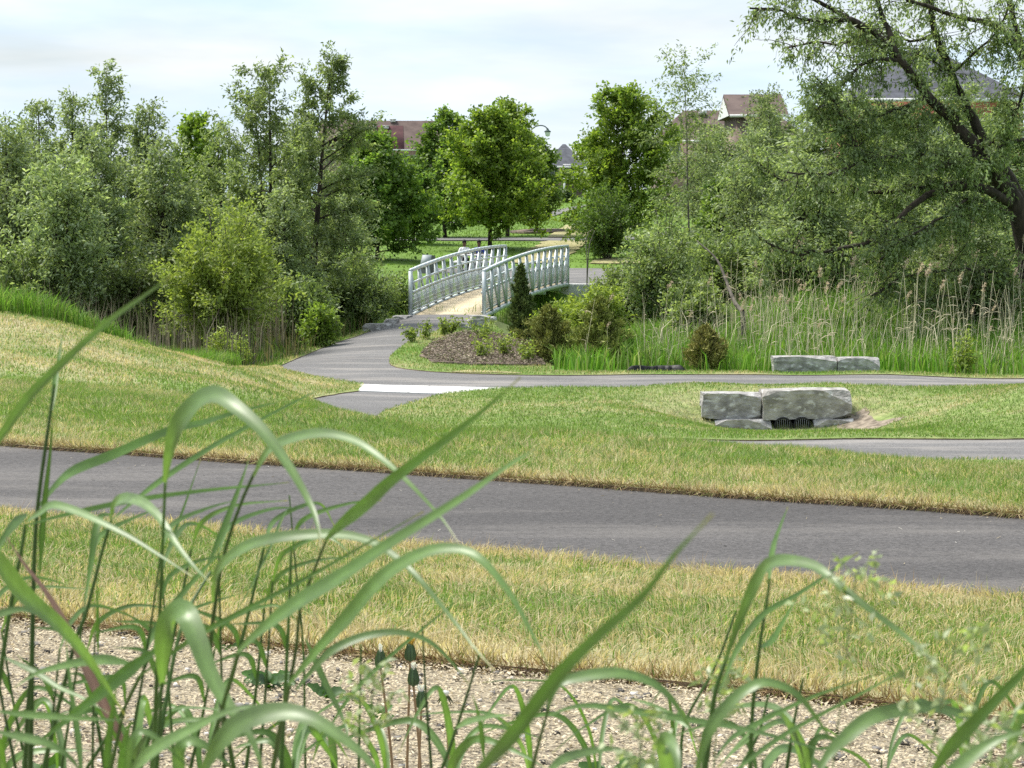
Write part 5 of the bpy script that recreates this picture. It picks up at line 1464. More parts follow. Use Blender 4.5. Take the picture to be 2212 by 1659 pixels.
# ---- saplings in the mulch bed
def sapling(label, u, vtop, Y, half, n, seed):
    x = (u - 1106) / FPX * Y; zb = Hs(x, Y) + .06; h = at(u, vtop, Y).z - zb; rad = half * Y / FPX
    g_ = np.random.default_rng(seed)
    root = tag(empty('sapling', (x, Y, zb)), label, 'sapling', 'young planted shrubs around the mulch bed')
    q = Acc(); Ps, Ds = [], []
    for k in range(7):
        az = k * 2.399; B = curve((0, 0, 0), unit(np.array([math.cos(az) * g_.uniform(.1, .7), math.sin(az) * .5, 1])), h * g_.uniform(.4, 1), 6, g_, .13, (0, 0, .1))
        q.tube(B, np.linspace(.009, .003, 7), 4)
        for i in range(n // 7):
            s = g_.uniform(.2, 1) * 6; i_ = min(int(s), 5)
            Ps.append(B[i_] * (1 - s + i_) + B[i_ + 1] * (s - i_) + g_.normal(0, .045, 3)); Ds.append(g_.normal(0, 1, 3))
    q.build('stems', M['bark_grey'], root, True)
    V, F, C = leaf_mesh(np.array(Ps), unit(np.array(Ds)), .085, .045, (.15, .22, .04), (.36, .43, .13), 0, .6, g_)
    link('foliage', fast_mesh('foliage', V, F, C), M['leaf'], root)
for i, (lab, u, v, Y, hf) in enumerate((
    ('leafy sapling nearest the path at the left corner of the bed', 888, 712, 56, 16), ('small sapling left in the turf edge of the bed', 920, 705, 57, 16), ('upright sapling before the stones, left of two', 958, 690, 58.5, 14),
    ('upright sapling before the stones, right of two', 975, 688, 58.8, 14), ('sapling before the near abutment stones', 1045, 690, 57, 20), ('tall thin sapling in the middle of the mulch bed', 1040, 735, 51.5, 16),
    ('bushy sapling at the right end of the mulch bed', 1090, 715, 52.5, 30), ('low sapling beside the left cedar', 1135, 745, 51, 22))):
    sapling(lab, u, v - 16, Y, hf, 300, 90 + i)

# ---- tall dry reeds with plumes
reed_variants = []
g_ = np.random.default_rng(5)
for k in range(6):
    q = Acc(); hgt = 1.0
    B = curve((0, 0, -.03), (g_.normal(0, .05), g_.normal(0, .05), 1), hgt, 7, g_, .03, (g_.normal(0, .1), 0, 0))
    q.tube(B, np.linspace(.006, .003, 8), 4, (.74, .67, .48))
    Vt, Ft, Ct = np.concatenate(q.V), np.concatenate(q.F), np.concatenate(q.C)
    leafP = []
    for j in range(2):
        s = g_.uniform(.3, .8); p = np.array([np.interp(s * 7, range(8), B[:, c_]) for c_ in range(3)])
        az = g_.uniform(0, 6.28); T = curve(p, (math.cos(az), math.sin(az), .6), .18, 3, g_, .1, (0, 0, -.8))
        q.tube(T, [.004, .005, .003, .001], 3, (.66, .58, .42))
    me_s = fast_mesh('reed_stalk', np.concatenate(q.V), np.concatenate(q.F), np.concatenate(q.C)); me_s.materials.append(M['dry'])
    top = B[-1]; n = 60
    s = g_.uniform(0, 1, n)
    P = top + np.stack([g_.normal(0, .012, n) + .05 * s ** 1.5, g_.normal(0, .012, n), -.02 + .10 * s], -1) * np.array([1, 1, 1])
    D = unit(np.stack([np.full(n, .5), g_.normal(0, .3, n), g_.uniform(-.2, .9, n)], -1))
    V, F, C = leaf_mesh(P, D, .04, .009, (.5, .39, .27), (.78, .65, .5), .2, .3, g_)
    me_p = fast_mesh('plume', V, F, C); me_p.materials.append(M['dry'])
    reed_variants.append((me_s, me_p))
cnt = 0
while cnt < 210:
    Y = g_.uniform(49.2, 60); u = 1560 + 700 * g_.uniform(0, 1) ** .9
    if cnt < 26: u = g_.uniform(1230, 1560); Y = g_.uniform(50, 56)
    x = (u - 1106) / FPX * Y
    h = g_.uniform(1.0, 2.4) * (.75 if cnt < 26 else 1)
    me_s, me_p = reed_variants[g_.integers(0, 6)]
    o = bpy.data.objects.new('dry_reed', me_s); col.objects.link(o)
    o.location = (x, Y, Hs(x, Y)); o.rotation_euler = (g_.normal(0, .08), g_.normal(0, .13), g_.normal(0, .6)); o.scale = (h ** .5, h ** .5, h)
    tag(o, 'pale dry reed stalk with feathery tan plume in the marsh right of the bridge', 'reed', 'tall dry reeds in the right marsh')
    if g_.uniform() < .4:
        p = bpy.data.objects.new('plume', me_p); col.objects.link(p); p.parent = o
        p.scale = (1, 1, 1)
    cnt += 1
# two bent bare stalks by the far end of the bridge
q = Acc()
for pts in ([(1268, 640, 70), (1268, 560, 70), (1266, 520, 70), (1272, 500, 70), (1280, 495, 70)], [(1268, 610, 70), (1272, 540, 70), (1278, 515, 70), (1285, 498, 70)]):
    q.tube(smooth_line([tuple(at(*p)) for p in pts], 12), np.linspace(.022, .012, 12), 5)
bz = at(1268, 640, 70); q.tube([tuple(bz), (bz.x, 70, Hs(bz.x, 70) - .05)], [.022, .026], 5)
tag(q.build('bare_stalk', M['bark_grey'], None, True), 'bare grey forked stalk right of the far end of the bridge', 'stalk')

# ------------------------------------------------------------------ foreground: tall broad-bladed grass, dandelions, weeds
def ribbon(P, width, twist, fold=0.22, seed=0):
    """blade along P: tapered, folded along the midrib, its upper face turned towards the sky where it arches"""
    n = len(P)
    T = unit(np.gradient(P, axis=0))
    view = unit(np.array([0, 0, ZC]) - P)
    vp = unit(view - T * (view * T).sum(1, keepdims=True))
    upv = np.array([0, 0, 1.0]) - T * T[:, 2:3]
    mag = np.linalg.norm(upv, axis=1, keepdims=True)
    upv = unit(upv)
    ph = np.clip(mag, 0, 1) * twist
    N = unit(vp * np.cos(ph) + upv * np.sin(ph))
    S = unit(np.cross(T, N))
    N = np.cross(S, T)
    wv = width / np.maximum(np.abs((N * vp).sum(1)), .55)
    t = np.linspace(0, 1, n)
    L_ = P - S * wv[:, None] / 2 + N * (wv * fold)[:, None] * .5
    R_ = P + S * wv[:, None] / 2 + N * (wv * fold)[:, None] * .5
    l2 = P - S * wv[:, None] / 4 + N * (wv * fold)[:, None] * .18
    r2 = P + S * wv[:, None] / 4 + N * (wv * fold)[:, None] * .18
    V = np.stack([L_, l2, P, r2, R_], 1).reshape(-1, 3)
    i = np.arange(n - 1)[:, None] * 5
    j = np.arange(4)[None]
    F = np.stack([i + j, i + j + 1, i + j + 6, i + j + 5], -1).reshape(-1, 4)
    return V, F

LEAFC, LEAFP = np.array([0.085, 0.17, 0.033]), np.array([0.20, 0.295, 0.13])  # LEAFP: glaucous upper face, with the sky sheen of arching blades put into the colour
def path3d(pts, y0, y1, n):
    m = len(pts)
    P = [tuple(at(u, v, y0 + (y1 - y0) * i / (m - 1))) for i, (u, v) in enumerate(pts)]
    return smooth_line(P, n)
def grass_plant(label, stems, leaves, seed, yb=1.25):
    """stems: (points, width px, Y0, Y1) from top to the frame's foot, carried on to the ground; leaves: (points, width px, Y0, Y1[, pale, brown])"""
    g_ = np.random.default_rng(seed)
    first = stems[0][0][-1] if stems else leaves[0][0][0]
    b = at(first[0], first[1], yb)
    org = Vector((b.x + g_.normal(0, .03), yb, Hs(b.x, yb)))
    root = tag(empty('grass_plant', org), label, 'grass plant', 'tall grass in the foreground')
    for pts, wpx, y0, y1 in stems:
        P = path3d(pts, y0, y1, 14)
        foot = np.array([P[-1][0] * .6 + org.x * .4, P[-1][1], Hs(P[-1][0], P[-1][1])])
        k = np.linspace(0, 1, 9)[1:, None]
        d = unit(P[-1] - P[-3])
        drop = P[-1][2] - foot[2]
        low = P[-1] * (1 - k) + foot * k + d * np.array([1, 1, 0]) * (np.sin(k * np.pi) * drop * .12)
        P = np.vstack([P, low]) - np.array(org)
        wm = wpx * y0 / FPX / 2
        q = Acc(); q.tube(P, np.concatenate([np.linspace(wm * .55, wm, 14), np.full(8, wm * 1.05)]), 7, LEAFC * g_.uniform(.7, 1.05))
        q.build('stem', M['blade'], root, True)
    for lf in leaves:
        pts, wpx, y0, y1 = lf[:4]
        pale = lf[4] if len(lf) > 4 else .3
        n = 34
        P = path3d(pts, y0, y1, n)
        t = np.linspace(0, 1, n)
        wv = .84 * wpx * (y0 + (y1 - y0) * t) / FPX * np.clip(.22 + 3.2 * t, 0, 1) * np.clip((1 - t) / .62, 0, 1) ** .8
        wv = np.maximum(wv, .0006)
        V, F = ribbon(P, wv, .75 if pale >= .3 else .35, .2)
        rib = np.tile(np.array([.92, 1.0, 1.18, 1.0, .92]), n)[:, None]
        c = (LEAFC * (1 - pale) + LEAFP * pale) * g_.uniform(.85, 1.12)
        if len(lf) > 5: c = np.array(lf[5])
        C = c * rib * (1 + .12 * g_.normal(0, 1, (n * 5, 1)) * .5)
        tipk = np.repeat(np.clip((t - .93) / .07, 0, 1), 5)[:, None]
        if len(lf) <= 5: C = C * (1 - tipk) + np.array([.42, .30, .10]) * tipk * .6 + C * tipk * .4
        me = fast_mesh('leaf', V - np.array(org), F, C, True)
        me.attributes.new('across', 'FLOAT', 'POINT').data.foreach_set('value', np.tile(np.array([0, .25, .5, .75, 1], dtype=np.float32), n))
        o = link('leaf', me, M['dry'] if len(lf) > 5 else M['blade'], root)
        if len(lf) > 5: o['label'] = 'withered pinkish brown blade'
    if not stems:                                    # blades whose stalk stays below the frame: carry the first one down to the ground
        pts, wpx, y0, y1 = leaves[0][:4]
        p0 = np.array(at(pts[0][0], pts[0][1], y0)); p1 = np.array(at(pts[1][0], pts[1][1], y0))
        d = unit(p0 - p1)
        foot = np.array([org.x, y0, Hs(org.x, y0)])
        k = np.linspace(0, 1, 10)[:, None]
        P = p0 * (1 - k) + foot * k + d * (np.sin(k * np.pi) * .06) - np.array(org)
        q = Acc(); q.tube(P, np.linspace(.0016, .0026, 10), 7, LEAFC * .7); q.build('stem', M['blade'], root, True)
    return root

GP = grass_plant
ORD = 'first second third fourth fifth sixth seventh eighth ninth tenth eleventh twelfth thirteenth fourteenth fifteenth sixteenth'.split()
GP('tall grass with the highest big arching pale blade left of centre', [([(357, 1044), (345, 1329), (340, 1429), (332, 1659)], 12, 1.15, 1.2)],
   [([(356, 1042), (365, 979), (385, 919), (430, 869), (470, 857), (505, 877), (565, 929), (625, 1009), (670, 1089), (687, 1139), (692, 1185)], 46, 1.15, 1.0, .55)], 1)
GP('tall grass whose thin straight blade points up right to the mound', [([(240, 1124), (220, 1194), (185, 1329), (165, 1379), (120, 1554), (95, 1659)], 12, 1.25, 1.25)],
   [([(240, 1124), (300, 1074), (367, 1024), (450, 970), (525, 927), (625, 874), (710, 832)], 15, 1.25, 1.45, .2),
    ([(238, 1122), (250, 1088), (275, 1078), (310, 1088), (345, 1120), (380, 1175), (420, 1225), (458, 1262)], 28, 1.25, 1.1, .6),
    ([(238, 1112), (218, 1115), (206, 1150), (197, 1215), (188, 1270), (183, 1312)], 20, 1.25, 1.2, .15)], 2)
GP('leftmost upright grass with a thin spike rising above the near path', [([(118, 830), (100, 955), (80, 1110), (72, 1280), (66, 1659)], 13, 1.3, 1.3)],
   [([(112, 890), (118, 835), (126, 780), (135, 722)], 14, 1.3, 1.35, .1),
    ([(80, 1099), (125, 1044), (165, 1014), (240, 984), (360, 932), (440, 912), (500, 894), (635, 859)], 26, 1.3, 1.5, .25),
    ([(86, 1240), (90, 1170), (97, 1080), (108, 980), (114, 900)], 17, 1.3, 1.3, .1)], 3)
GP('grass with a long thin near-level blade across the left', [([(55, 1132), (48, 1180), (20, 1330), (-30, 1659)], 14, 1.2, 1.2)],
   [([(55, 1135), (150, 1110), (300, 1079), (450, 1059), (545, 1050), (625, 1042)], 14, 1.2, 1.35, .2),
    ([(60, 1125), (83, 1110), (115, 1092), (165, 1105), (215, 1127), (280, 1160), (345, 1200), (415, 1245)], 21, 1.22, 1.1, .6),
    ([(58, 1110), (35, 1128), (10, 1160), (-30, 1225)], 24, 1.2, 1.15, .2)], 4)
GP('grass blade crossing the upper left over the mound', [([(-60, 1040), (-70, 1300), (-72, 1659)], 12, 1.0, 1.0)],
   [([(-60, 1030), (0, 945), (60, 860), (150, 770), (240, 690), (310, 640), (372, 596)], 26, 1.0, .8, .2)], 5)
GP('wide pale grass blade falling in from the left edge', [([(-80, 1180), (-90, 1400), (-90, 1659)], 12, .95, .95)],
   [([(-80, 1170), (-40, 1185), (0, 1222), (50, 1285), (125, 1350), (175, 1405), (215, 1460), (270, 1545)], 46, .95, 1.1, .6),
    ([(-70, 1370), (-20, 1335), (38, 1317), (75, 1324), (110, 1345)], 20, 1.1, 1.15, .5)], 6)
GP('withered pinkish brown grass blade slanting down at the left', [],
   [([(285, 1640), (250, 1570), (225, 1525), (175, 1420), (145, 1355), (100, 1280), (50, 1215), (14, 1160)], 26, 1.2, 1.1, .0, (.25, .165, .145))], 7)
GP('grass with two steep narrow blades left of the dandelions', [([(455, 1235), (410, 1312), (380, 1400), (335, 1659)], 11, 1.35, 1.3)],
   [([(450, 1220), (480, 1150), (505, 1085), (525, 1030), (538, 990)], 18, 1.35, 1.4, .1),
    ([(340, 1270), (360, 1200), (385, 1130), (410, 1060), (433, 993)], 9, 1.45, 1.5, .1),
    ([(300, 1440), (330, 1370), (380, 1300), (440, 1230), (480, 1190)], 20, 1.3, 1.4, .1)], 8)
GP('grass with a thin stem and a pale blade arching over the near path', [([(575, 985), (540, 1040), (490, 1175), (465, 1305), (455, 1420), (480, 1530), (505, 1659)], 12, 1.2, 1.25)],
   [([(548, 1030), (565, 995), (590, 965), (640, 945), (700, 937), (760, 950), (810, 980), (875, 1035), (950, 1115), (990, 1172)], 26, 1.2, 1.05, .55),
    ([(460, 1300), (462, 1258), (478, 1222), (525, 1185), (600, 1162), (725, 1155), (800, 1170), (850, 1200), (900, 1245), (975, 1335), (1025, 1400), (1068, 1448)], 28, 1.2, 1.0, .6)], 9)
GP('dark broad grass blade rising right across the near path', [([(705, 1165), (650, 1310), (640, 1400), (610, 1560), (590, 1659)], 11, 1.1, 1.15)],
   [([(702, 1168), (735, 1135), (790, 1090), (850, 1035), (950, 960), (1040, 890), (1125, 815)], 34, 1.1, .9, .1)], 10)
GP('grass with the long straight blade rising from lower left to centre', [([(515, 1405), (480, 1530), (445, 1659)], 13, 1.0, 1.05)],
   [([(512, 1410), (560, 1365), (640, 1305), (730, 1250), (850, 1170), (1000, 1075), (1100, 1005), (1178, 958)], 38, 1.0, .85, .35)], 11)
GP('thin dark straight grass stalk parallel to the long straight blade', [([(300, 1462), (270, 1530), (240, 1659)], 10, 1.15, 1.2)],
   [([(295, 1465), (370, 1412), (450, 1360), (650, 1255), (800, 1170), (915, 1105)], 15, 1.15, 1.05, .2)], 12)
GP('grass with the tall round arching blade in the centre', [([(625, 1475), (605, 1570), (590, 1659)], 13, 1.05, 1.1)],
   [([(622, 1480), (690, 1400), (750, 1335), (800, 1275), (850, 1230), (925, 1192), (990, 1187), (1040, 1210), (1100, 1280), (1150, 1370), (1195, 1460)], 38, 1.05, .95, .5),
    ([(640, 1490), (660, 1465), (700, 1420), (740, 1393), (800, 1372), (865, 1367), (925, 1385), (975, 1430), (1012, 1478)], 23, 1.1, 1.1, .55)], 13)
GP('grass with the widest folded blade near the bottom left', [([(350, 1470), (345, 1560), (338, 1659)], 13, 1.1, 1.1)],
   [([(350, 1480), (352, 1400), (368, 1348), (398, 1327), (425, 1380), (455, 1460), (500, 1535), (545, 1600), (575, 1690)], 62, 1.1, 1.0, .5)], 14)
GP('pale grass blade arching low at the bottom left of centre', [([(275, 1680), (270, 1740), (268, 1800)], 12, 1.0, 1.0)],
   [([(272, 1690), (300, 1650), (350, 1610), (425, 1570), (500, 1535), (585, 1520)], 32, 1.0, .95, .6),
    ([(275, 1690), (283, 1610), (300, 1582), (325, 1586), (360, 1612), (415, 1665)], 20, 1.0, 1.0, .55)], 15)
GP('broad pale grass blade arching over the bottom centre left', [([(425, 1690), (420, 1740), (418, 1800)], 12, .95, .95)],
   [([(425, 1690), (480, 1600), (540, 1555), (615, 1540), (675, 1555), (740, 1595), (800, 1649), (850, 1730)], 54, .95, .9, .65),
    ([(400, 1700), (385, 1640), (400, 1605), (440, 1610), (500, 1660)], 34, 1.0, 1.0, .5)], 16)
GP('thin dark grass stem right of the dandelions', [([(1035, 1415), (1000, 1530), (970, 1620), (955, 1659)], 9, 1.3, 1.3)],
   [([(985, 1572), (1010, 1560), (1060, 1548), (1105, 1545)], 18, 1.25, 1.2, .5), ([(1045, 1640), (1040, 1580), (1030, 1530), (1020, 1500)], 14, 1.3, 1.3, .2)], 17)
GP('long blurred grass blade leaning right from the bottom centre', [([(1000, 1700), (960, 1760), (940, 1800)], 14, .72, .72)],
   [([(1000, 1710), (1050, 1650), (1106, 1590), (1206, 1460), (1296, 1370), (1386, 1290), (1456, 1200), (1540, 1110)], 42, .7, .55, .1)], 18)
GP('grass with a low flat-topped arch beside the long leaning blade', [([(1185, 1530), (1165, 1600), (1150, 1659)], 11, 1.0, 1.05)],
   [([(1183, 1530), (1206, 1480), (1256, 1463), (1331, 1455), (1396, 1470), (1446, 1505), (1486, 1565), (1513, 1612)], 30, 1.0, 1.0, .5),
    ([(1184, 1545), (1256, 1525), (1356, 1535), (1486, 1555), (1606, 1575), (1706, 1600), (1810, 1632)], 20, 1.05, 1.15, .4)], 19)
GP('grass with the peaked pale arch in the right half', [([(1571, 1420), (1545, 1495), (1530, 1610), (1522, 1659)], 16, 1.1, 1.1)],
   [([(1562, 1440), (1606, 1320), (1636, 1255), (1661, 1222), (1696, 1212), (1751, 1220), (1791, 1245), (1856, 1300), (1956, 1375), (2021, 1435), (2090, 1498)], 32, 1.1, .95, .5),
    ([(1552, 1500), (1591, 1405), (1646, 1330), (1721, 1285), (1781, 1245), (1853, 1193)], 17, 1.12, 1.2, .2)], 20)
GP('upright grass spike rising through the peaked arch at right', [([(1662, 1250), (1658, 1290), (1643, 1380), (1626, 1530), (1621, 1659)], 11, 1.2, 1.2)],
   [([(1661, 1262), (1664, 1220), (1672, 1175), (1686, 1135), (1702, 1095)], 15, 1.2, 1.3, .1),
    ([(1640, 1400), (1666, 1385), (1690, 1345), (1725, 1285)], 17, 1.2, 1.25, .1)], 21)
GP('grass with a smooth pale arch below the peaked arch', [([(1500, 1680), (1495, 1740), (1490, 1800)], 12, 1.0, 1.0)],
   [([(1500, 1685), (1530, 1585), (1581, 1515), (1636, 1478), (1681, 1480), (1726, 1505), (1766, 1555), (1808, 1618)], 32, 1.0, 1.0, .55),
    ([(1545, 1640), (1580, 1595), (1641, 1560), (1756, 1505), (1905, 1453)], 15, 1.1, 1.2, .2),
    ([(1560, 1690), (1620, 1640), (1706, 1580), (1856, 1500), (1998, 1424)], 14, 1.0, 1.1, .2)], 22)
GP('broad grass blade arching toward the lower right corner', [([(1755, 1690), (1740, 1740), (1735, 1800)], 13, .95, .95)],
   [([(1752, 1695), (1790, 1630), (1826, 1595), (1886, 1550), (1986, 1530), (2046, 1535), (2156, 1570), (2235, 1600)], 40, .95, 1.0, .5)], 23)
GP('steep grass blade cutting the lower right corner', [([(2000, 1690), (1985, 1740), (1975, 1800)], 13, .85, .85)],
   [([(2000, 1690), (2050, 1620), (2106, 1560), (2212, 1450), (2300, 1360)], 38, .85, .8, .2),
    ([(2010, 1720), (2080, 1650), (2150, 1600), (2230, 1575)], 40, .8, .8, .5)], 24)
GP('low pale grass blade at the bottom right of centre', [([(1170, 1680), (1160, 1740), (1155, 1800)], 11, 1.0, 1.0)],
   [([(1170, 1685), (1210, 1645), (1256, 1628), (1321, 1618), (1376, 1632)], 26, 1.0, 1.05, .6), ([(1452, 1720), (1440, 1640), (1436, 1608), (1450, 1605), (1462, 1640), (1470, 1720)], 46, .9, .85, .65)], 25)
GP('crossing low grass blades in the bottom left corner', [([(66, 1450), (60, 1520), (54, 1659)], 11, 1.25, 1.25), ([(205, 1370), (202, 1500), (200, 1659)], 7, 1.4, 1.4)],
   [([(0, 1416), (75, 1452), (125, 1484), (175, 1506), (235, 1541)], 16, 1.2, 1.15, .4), ([(290, 1436), (250, 1428), (212, 1427), (150, 1436), (82, 1454), (30, 1486)], 27, 1.15, 1.1, .55),
    ([(-10, 1536), (50, 1544), (125, 1549), (200, 1553), (280, 1557)], 20, 1.05, 1.1, .65), ([(350, 1395), (300, 1432), (242, 1478), (175, 1531), (112, 1581), (80, 1613)], 36, 1.1, 1.1, .15),
    ([(-10, 1580), (50, 1594), (100, 1606), (145, 1631), (185, 1680)], 24, 1.0, 1.0, .5), ([(178, 1690), (168, 1590), (152, 1480), (142, 1378)], 17, 1.2, 1.25, .1)], 26)
GP('short upright grass blades at the bottom left beside the brown blade', [([(232, 1659), (228, 1720), (226, 1780)], 12, 1.1, 1.1)],
   [([(228, 1690), (236, 1590), (246, 1520), (252, 1480)], 22, 1.1, 1.1, .1), ([(262, 1700), (268, 1620), (276, 1580), (284, 1555)], 28, 1.05, 1.05, .1), ([(212, 1410), (211, 1360), (210, 1300), (209, 1245)], 10, 1.5, 1.5, .1),
    ([(258, 1560), (225, 1500), (190, 1440), (165, 1400)], 26, 1.2, 1.2, .3)], 27)
GP('sparse thin grass stems behind the dandelions', [([(625, 1070), (640, 1240), (655, 1400), (660, 1659)], 6, 1.6, 1.6), ([(780, 1392), (778, 1500), (775, 1659)], 7, 1.5, 1.5), ([(912, 1350), (920, 1500), (932, 1659)], 7, 1.5, 1.5)],
   [([(620, 1100), (605, 1130), (580, 1190), (540, 1270), (500, 1340)], 8, 1.5, 1.4, .1), ([(660, 1380), (700, 1470), (735, 1540), (750, 1580), (745, 1600)], 18, 1.4, 1.35, .2), ([(700, 1590), (760, 1500), (840, 1420), (960, 1320), (990, 1295)], 12, 1.35, 1.4, .2)], 28)
GP('thin grass stems standing left of the peaked arch', [([(1590, 1320), (1545, 1440), (1480, 1560), (1470, 1659)], 8, 1.5, 1.5), ([(1660, 1500), (1640, 1580), (1600, 1659)], 9, 1.4, 1.4), ([(1735, 1465), (1715, 1560), (1700, 1659)], 9, 1.4, 1.4)],
   [([(1515, 1590), (1535, 1572), (1570, 1560)], 18, 1.2, 1.2, .1), ([(1500, 1580), (1450, 1545), (1400, 1520), (1365, 1510)], 16, 1.2, 1.25, .2)], 29)
g_ = np.random.default_rng(404)
for k in range(16):                                   # a further scatter of short blades along the frame's foot
    u = 30 + k * 142 + g_.uniform(-60, 60); Yk = g_.uniform(1.2, 1.9)
    leaves = []
    for q in range(int(g_.integers(2, 6))):
        sg = g_.choice((-1, 1)); rch = g_.uniform(30, 190); hgt = g_.uniform(60, 230); arch = g_.uniform(.1, 1)
        x0 = u + g_.uniform(-12, 12)
        leaves.append(([(x0, 1700), (x0 + sg * rch * .12, 1690 - hgt * .55), (x0 + sg * rch * .45, 1690 - hgt), (x0 + sg * rch, 1690 - hgt * (1.15 - arch * .6)), (x0 + sg * rch * 1.45, 1690 - hgt * (1.2 - arch * 1.2))], g_.uniform(9, 25), Yk, Yk + g_.uniform(-.2, .2), g_.uniform(.05, .55)))
    GP('short thin grass tuft low in the foreground, %s along from the left' % ORD[k], [([(u, 1640), (u - 2, 1700), (u - 4, 1760)], 7, Yk, Yk)], leaves, 500 + k)
g_ = np.random.default_rng(777)
for k in range(16):                                   # thin stems and blades thickening the tangle on the left
    u = 30 + k * 38 + g_.uniform(-16, 16); Yk = g_.uniform(1.25, 1.75); vt = g_.uniform(1180, 1450); ln = g_.normal(30, 55)
    top = (u + ln, vt)
    GP('thin dark grass stem in the left tangle, %s counting from the left edge' % ORD[k], [([top, (u + ln * .55, (vt + 1659) / 2), (u, 1659)], 7 + g_.uniform(0, 4), Yk, Yk)],
       [([top, (u + ln + 25, vt - 60), (u + ln + 70 + g_.uniform(0, 60), vt - 95), (u + ln + 150 + g_.uniform(0, 60), vt - 80 + g_.uniform(-60, 60))], 13, Yk, Yk + g_.uniform(-.1, .15), .25),
        ([(u + ln * .6, (vt + 1659) / 2 - 10), (u + ln * .6 - 25, (vt + 1659) / 2 - 70), (u - 60 - g_.uniform(0, 60), (vt + 1659) / 2 - 90 + g_.uniform(-40, 60))], 15, Yk, Yk, .15)], 800 + k)

# loose flowering panicles
def panicle(label, u, v, Y, size, lean, seed):
    g_ = np.random.default_rng(seed)
    top = at(u, v, Y); foot_x = top.x - lean * .5
    org = Vector((foot_x, Y, Hs(foot_x, Y)))
    root = tag(empty('meadow_grass', org), label, 'grass plant', 'flowering meadow grass')
    S = smooth_line([(0, 0, 0), ((top.x - org.x) * .25, .02, (top.z - org.z) * .6), (top.x - org.x, 0, top.z - org.z)], 16)
    q = Acc(); q.tube(S, np.linspace(.0009, .0003, 16), 5, (.2, .27, .1)); q.build('stem', M['blade'], root, True)
    br = Acc(); P, D = [], []
    for k in range(16):
        s = 1 - size * (k / 22) / (top.z - org.z)
        p = np.array([np.interp(s * 15, range(16), S[:, c_]) for c_ in range(3)])
        az = k * 2.4; ln = size * .38 * (.25 + .75 * math.sin(math.pi * min(1, (k + 3) / 22)))
        B = curve(p, (math.cos(az), math.sin(az), .8), ln, 4, g_, .12, (0, 0, -.3))
        br.tube(B, np.linspace(.0003, .0002, 5), 3, (.25, .31, .14))
        for j in range(6):
            s2 = g_.uniform(.35, 1) * 4; i_ = min(int(s2), 3)
            P.append(B[i_] + (B[i_ + 1] - B[i_]) * (s2 - i_) + g_.normal(0, .0015, 3)); D.append(g_.normal(0, 1, 3) + np.array([0, 0, -.3]))
    br.build('branches', M['blade'], root)
    V, F, C = leaf_mesh(np.array(P), unit(np.array(D)), .0065, .003, (.3, .36, .2), (.5, .54, .36), 0, .2, g_)
    link('spikelets', fast_mesh('spikelets', V, F, C), M['blade'], root)
panicle('flowering grass panicle before the dandelions', 810, 1455, 1.15, .055, 0.105, 1)
panicle('flowering grass panicle high at the right over the near lawn', 1850, 1235, 1.0, .07, 0.105, 2)
panicle('flowering grass panicle lower right of the peaked arch', 2065, 1385, .95, .07, 0.21, 3)
panicle('flowering grass panicle at the bottom centre right', 1390, 1560, 1.0, .05, 0.105, 4)
panicle('flowering grass panicle beside the steep stems', 1560, 1440, 1.2, .045, 0.07, 5)
panicle('flowering grass panicle in the lower right corner', 2150, 1560, .9, .05, 0.07, 6)

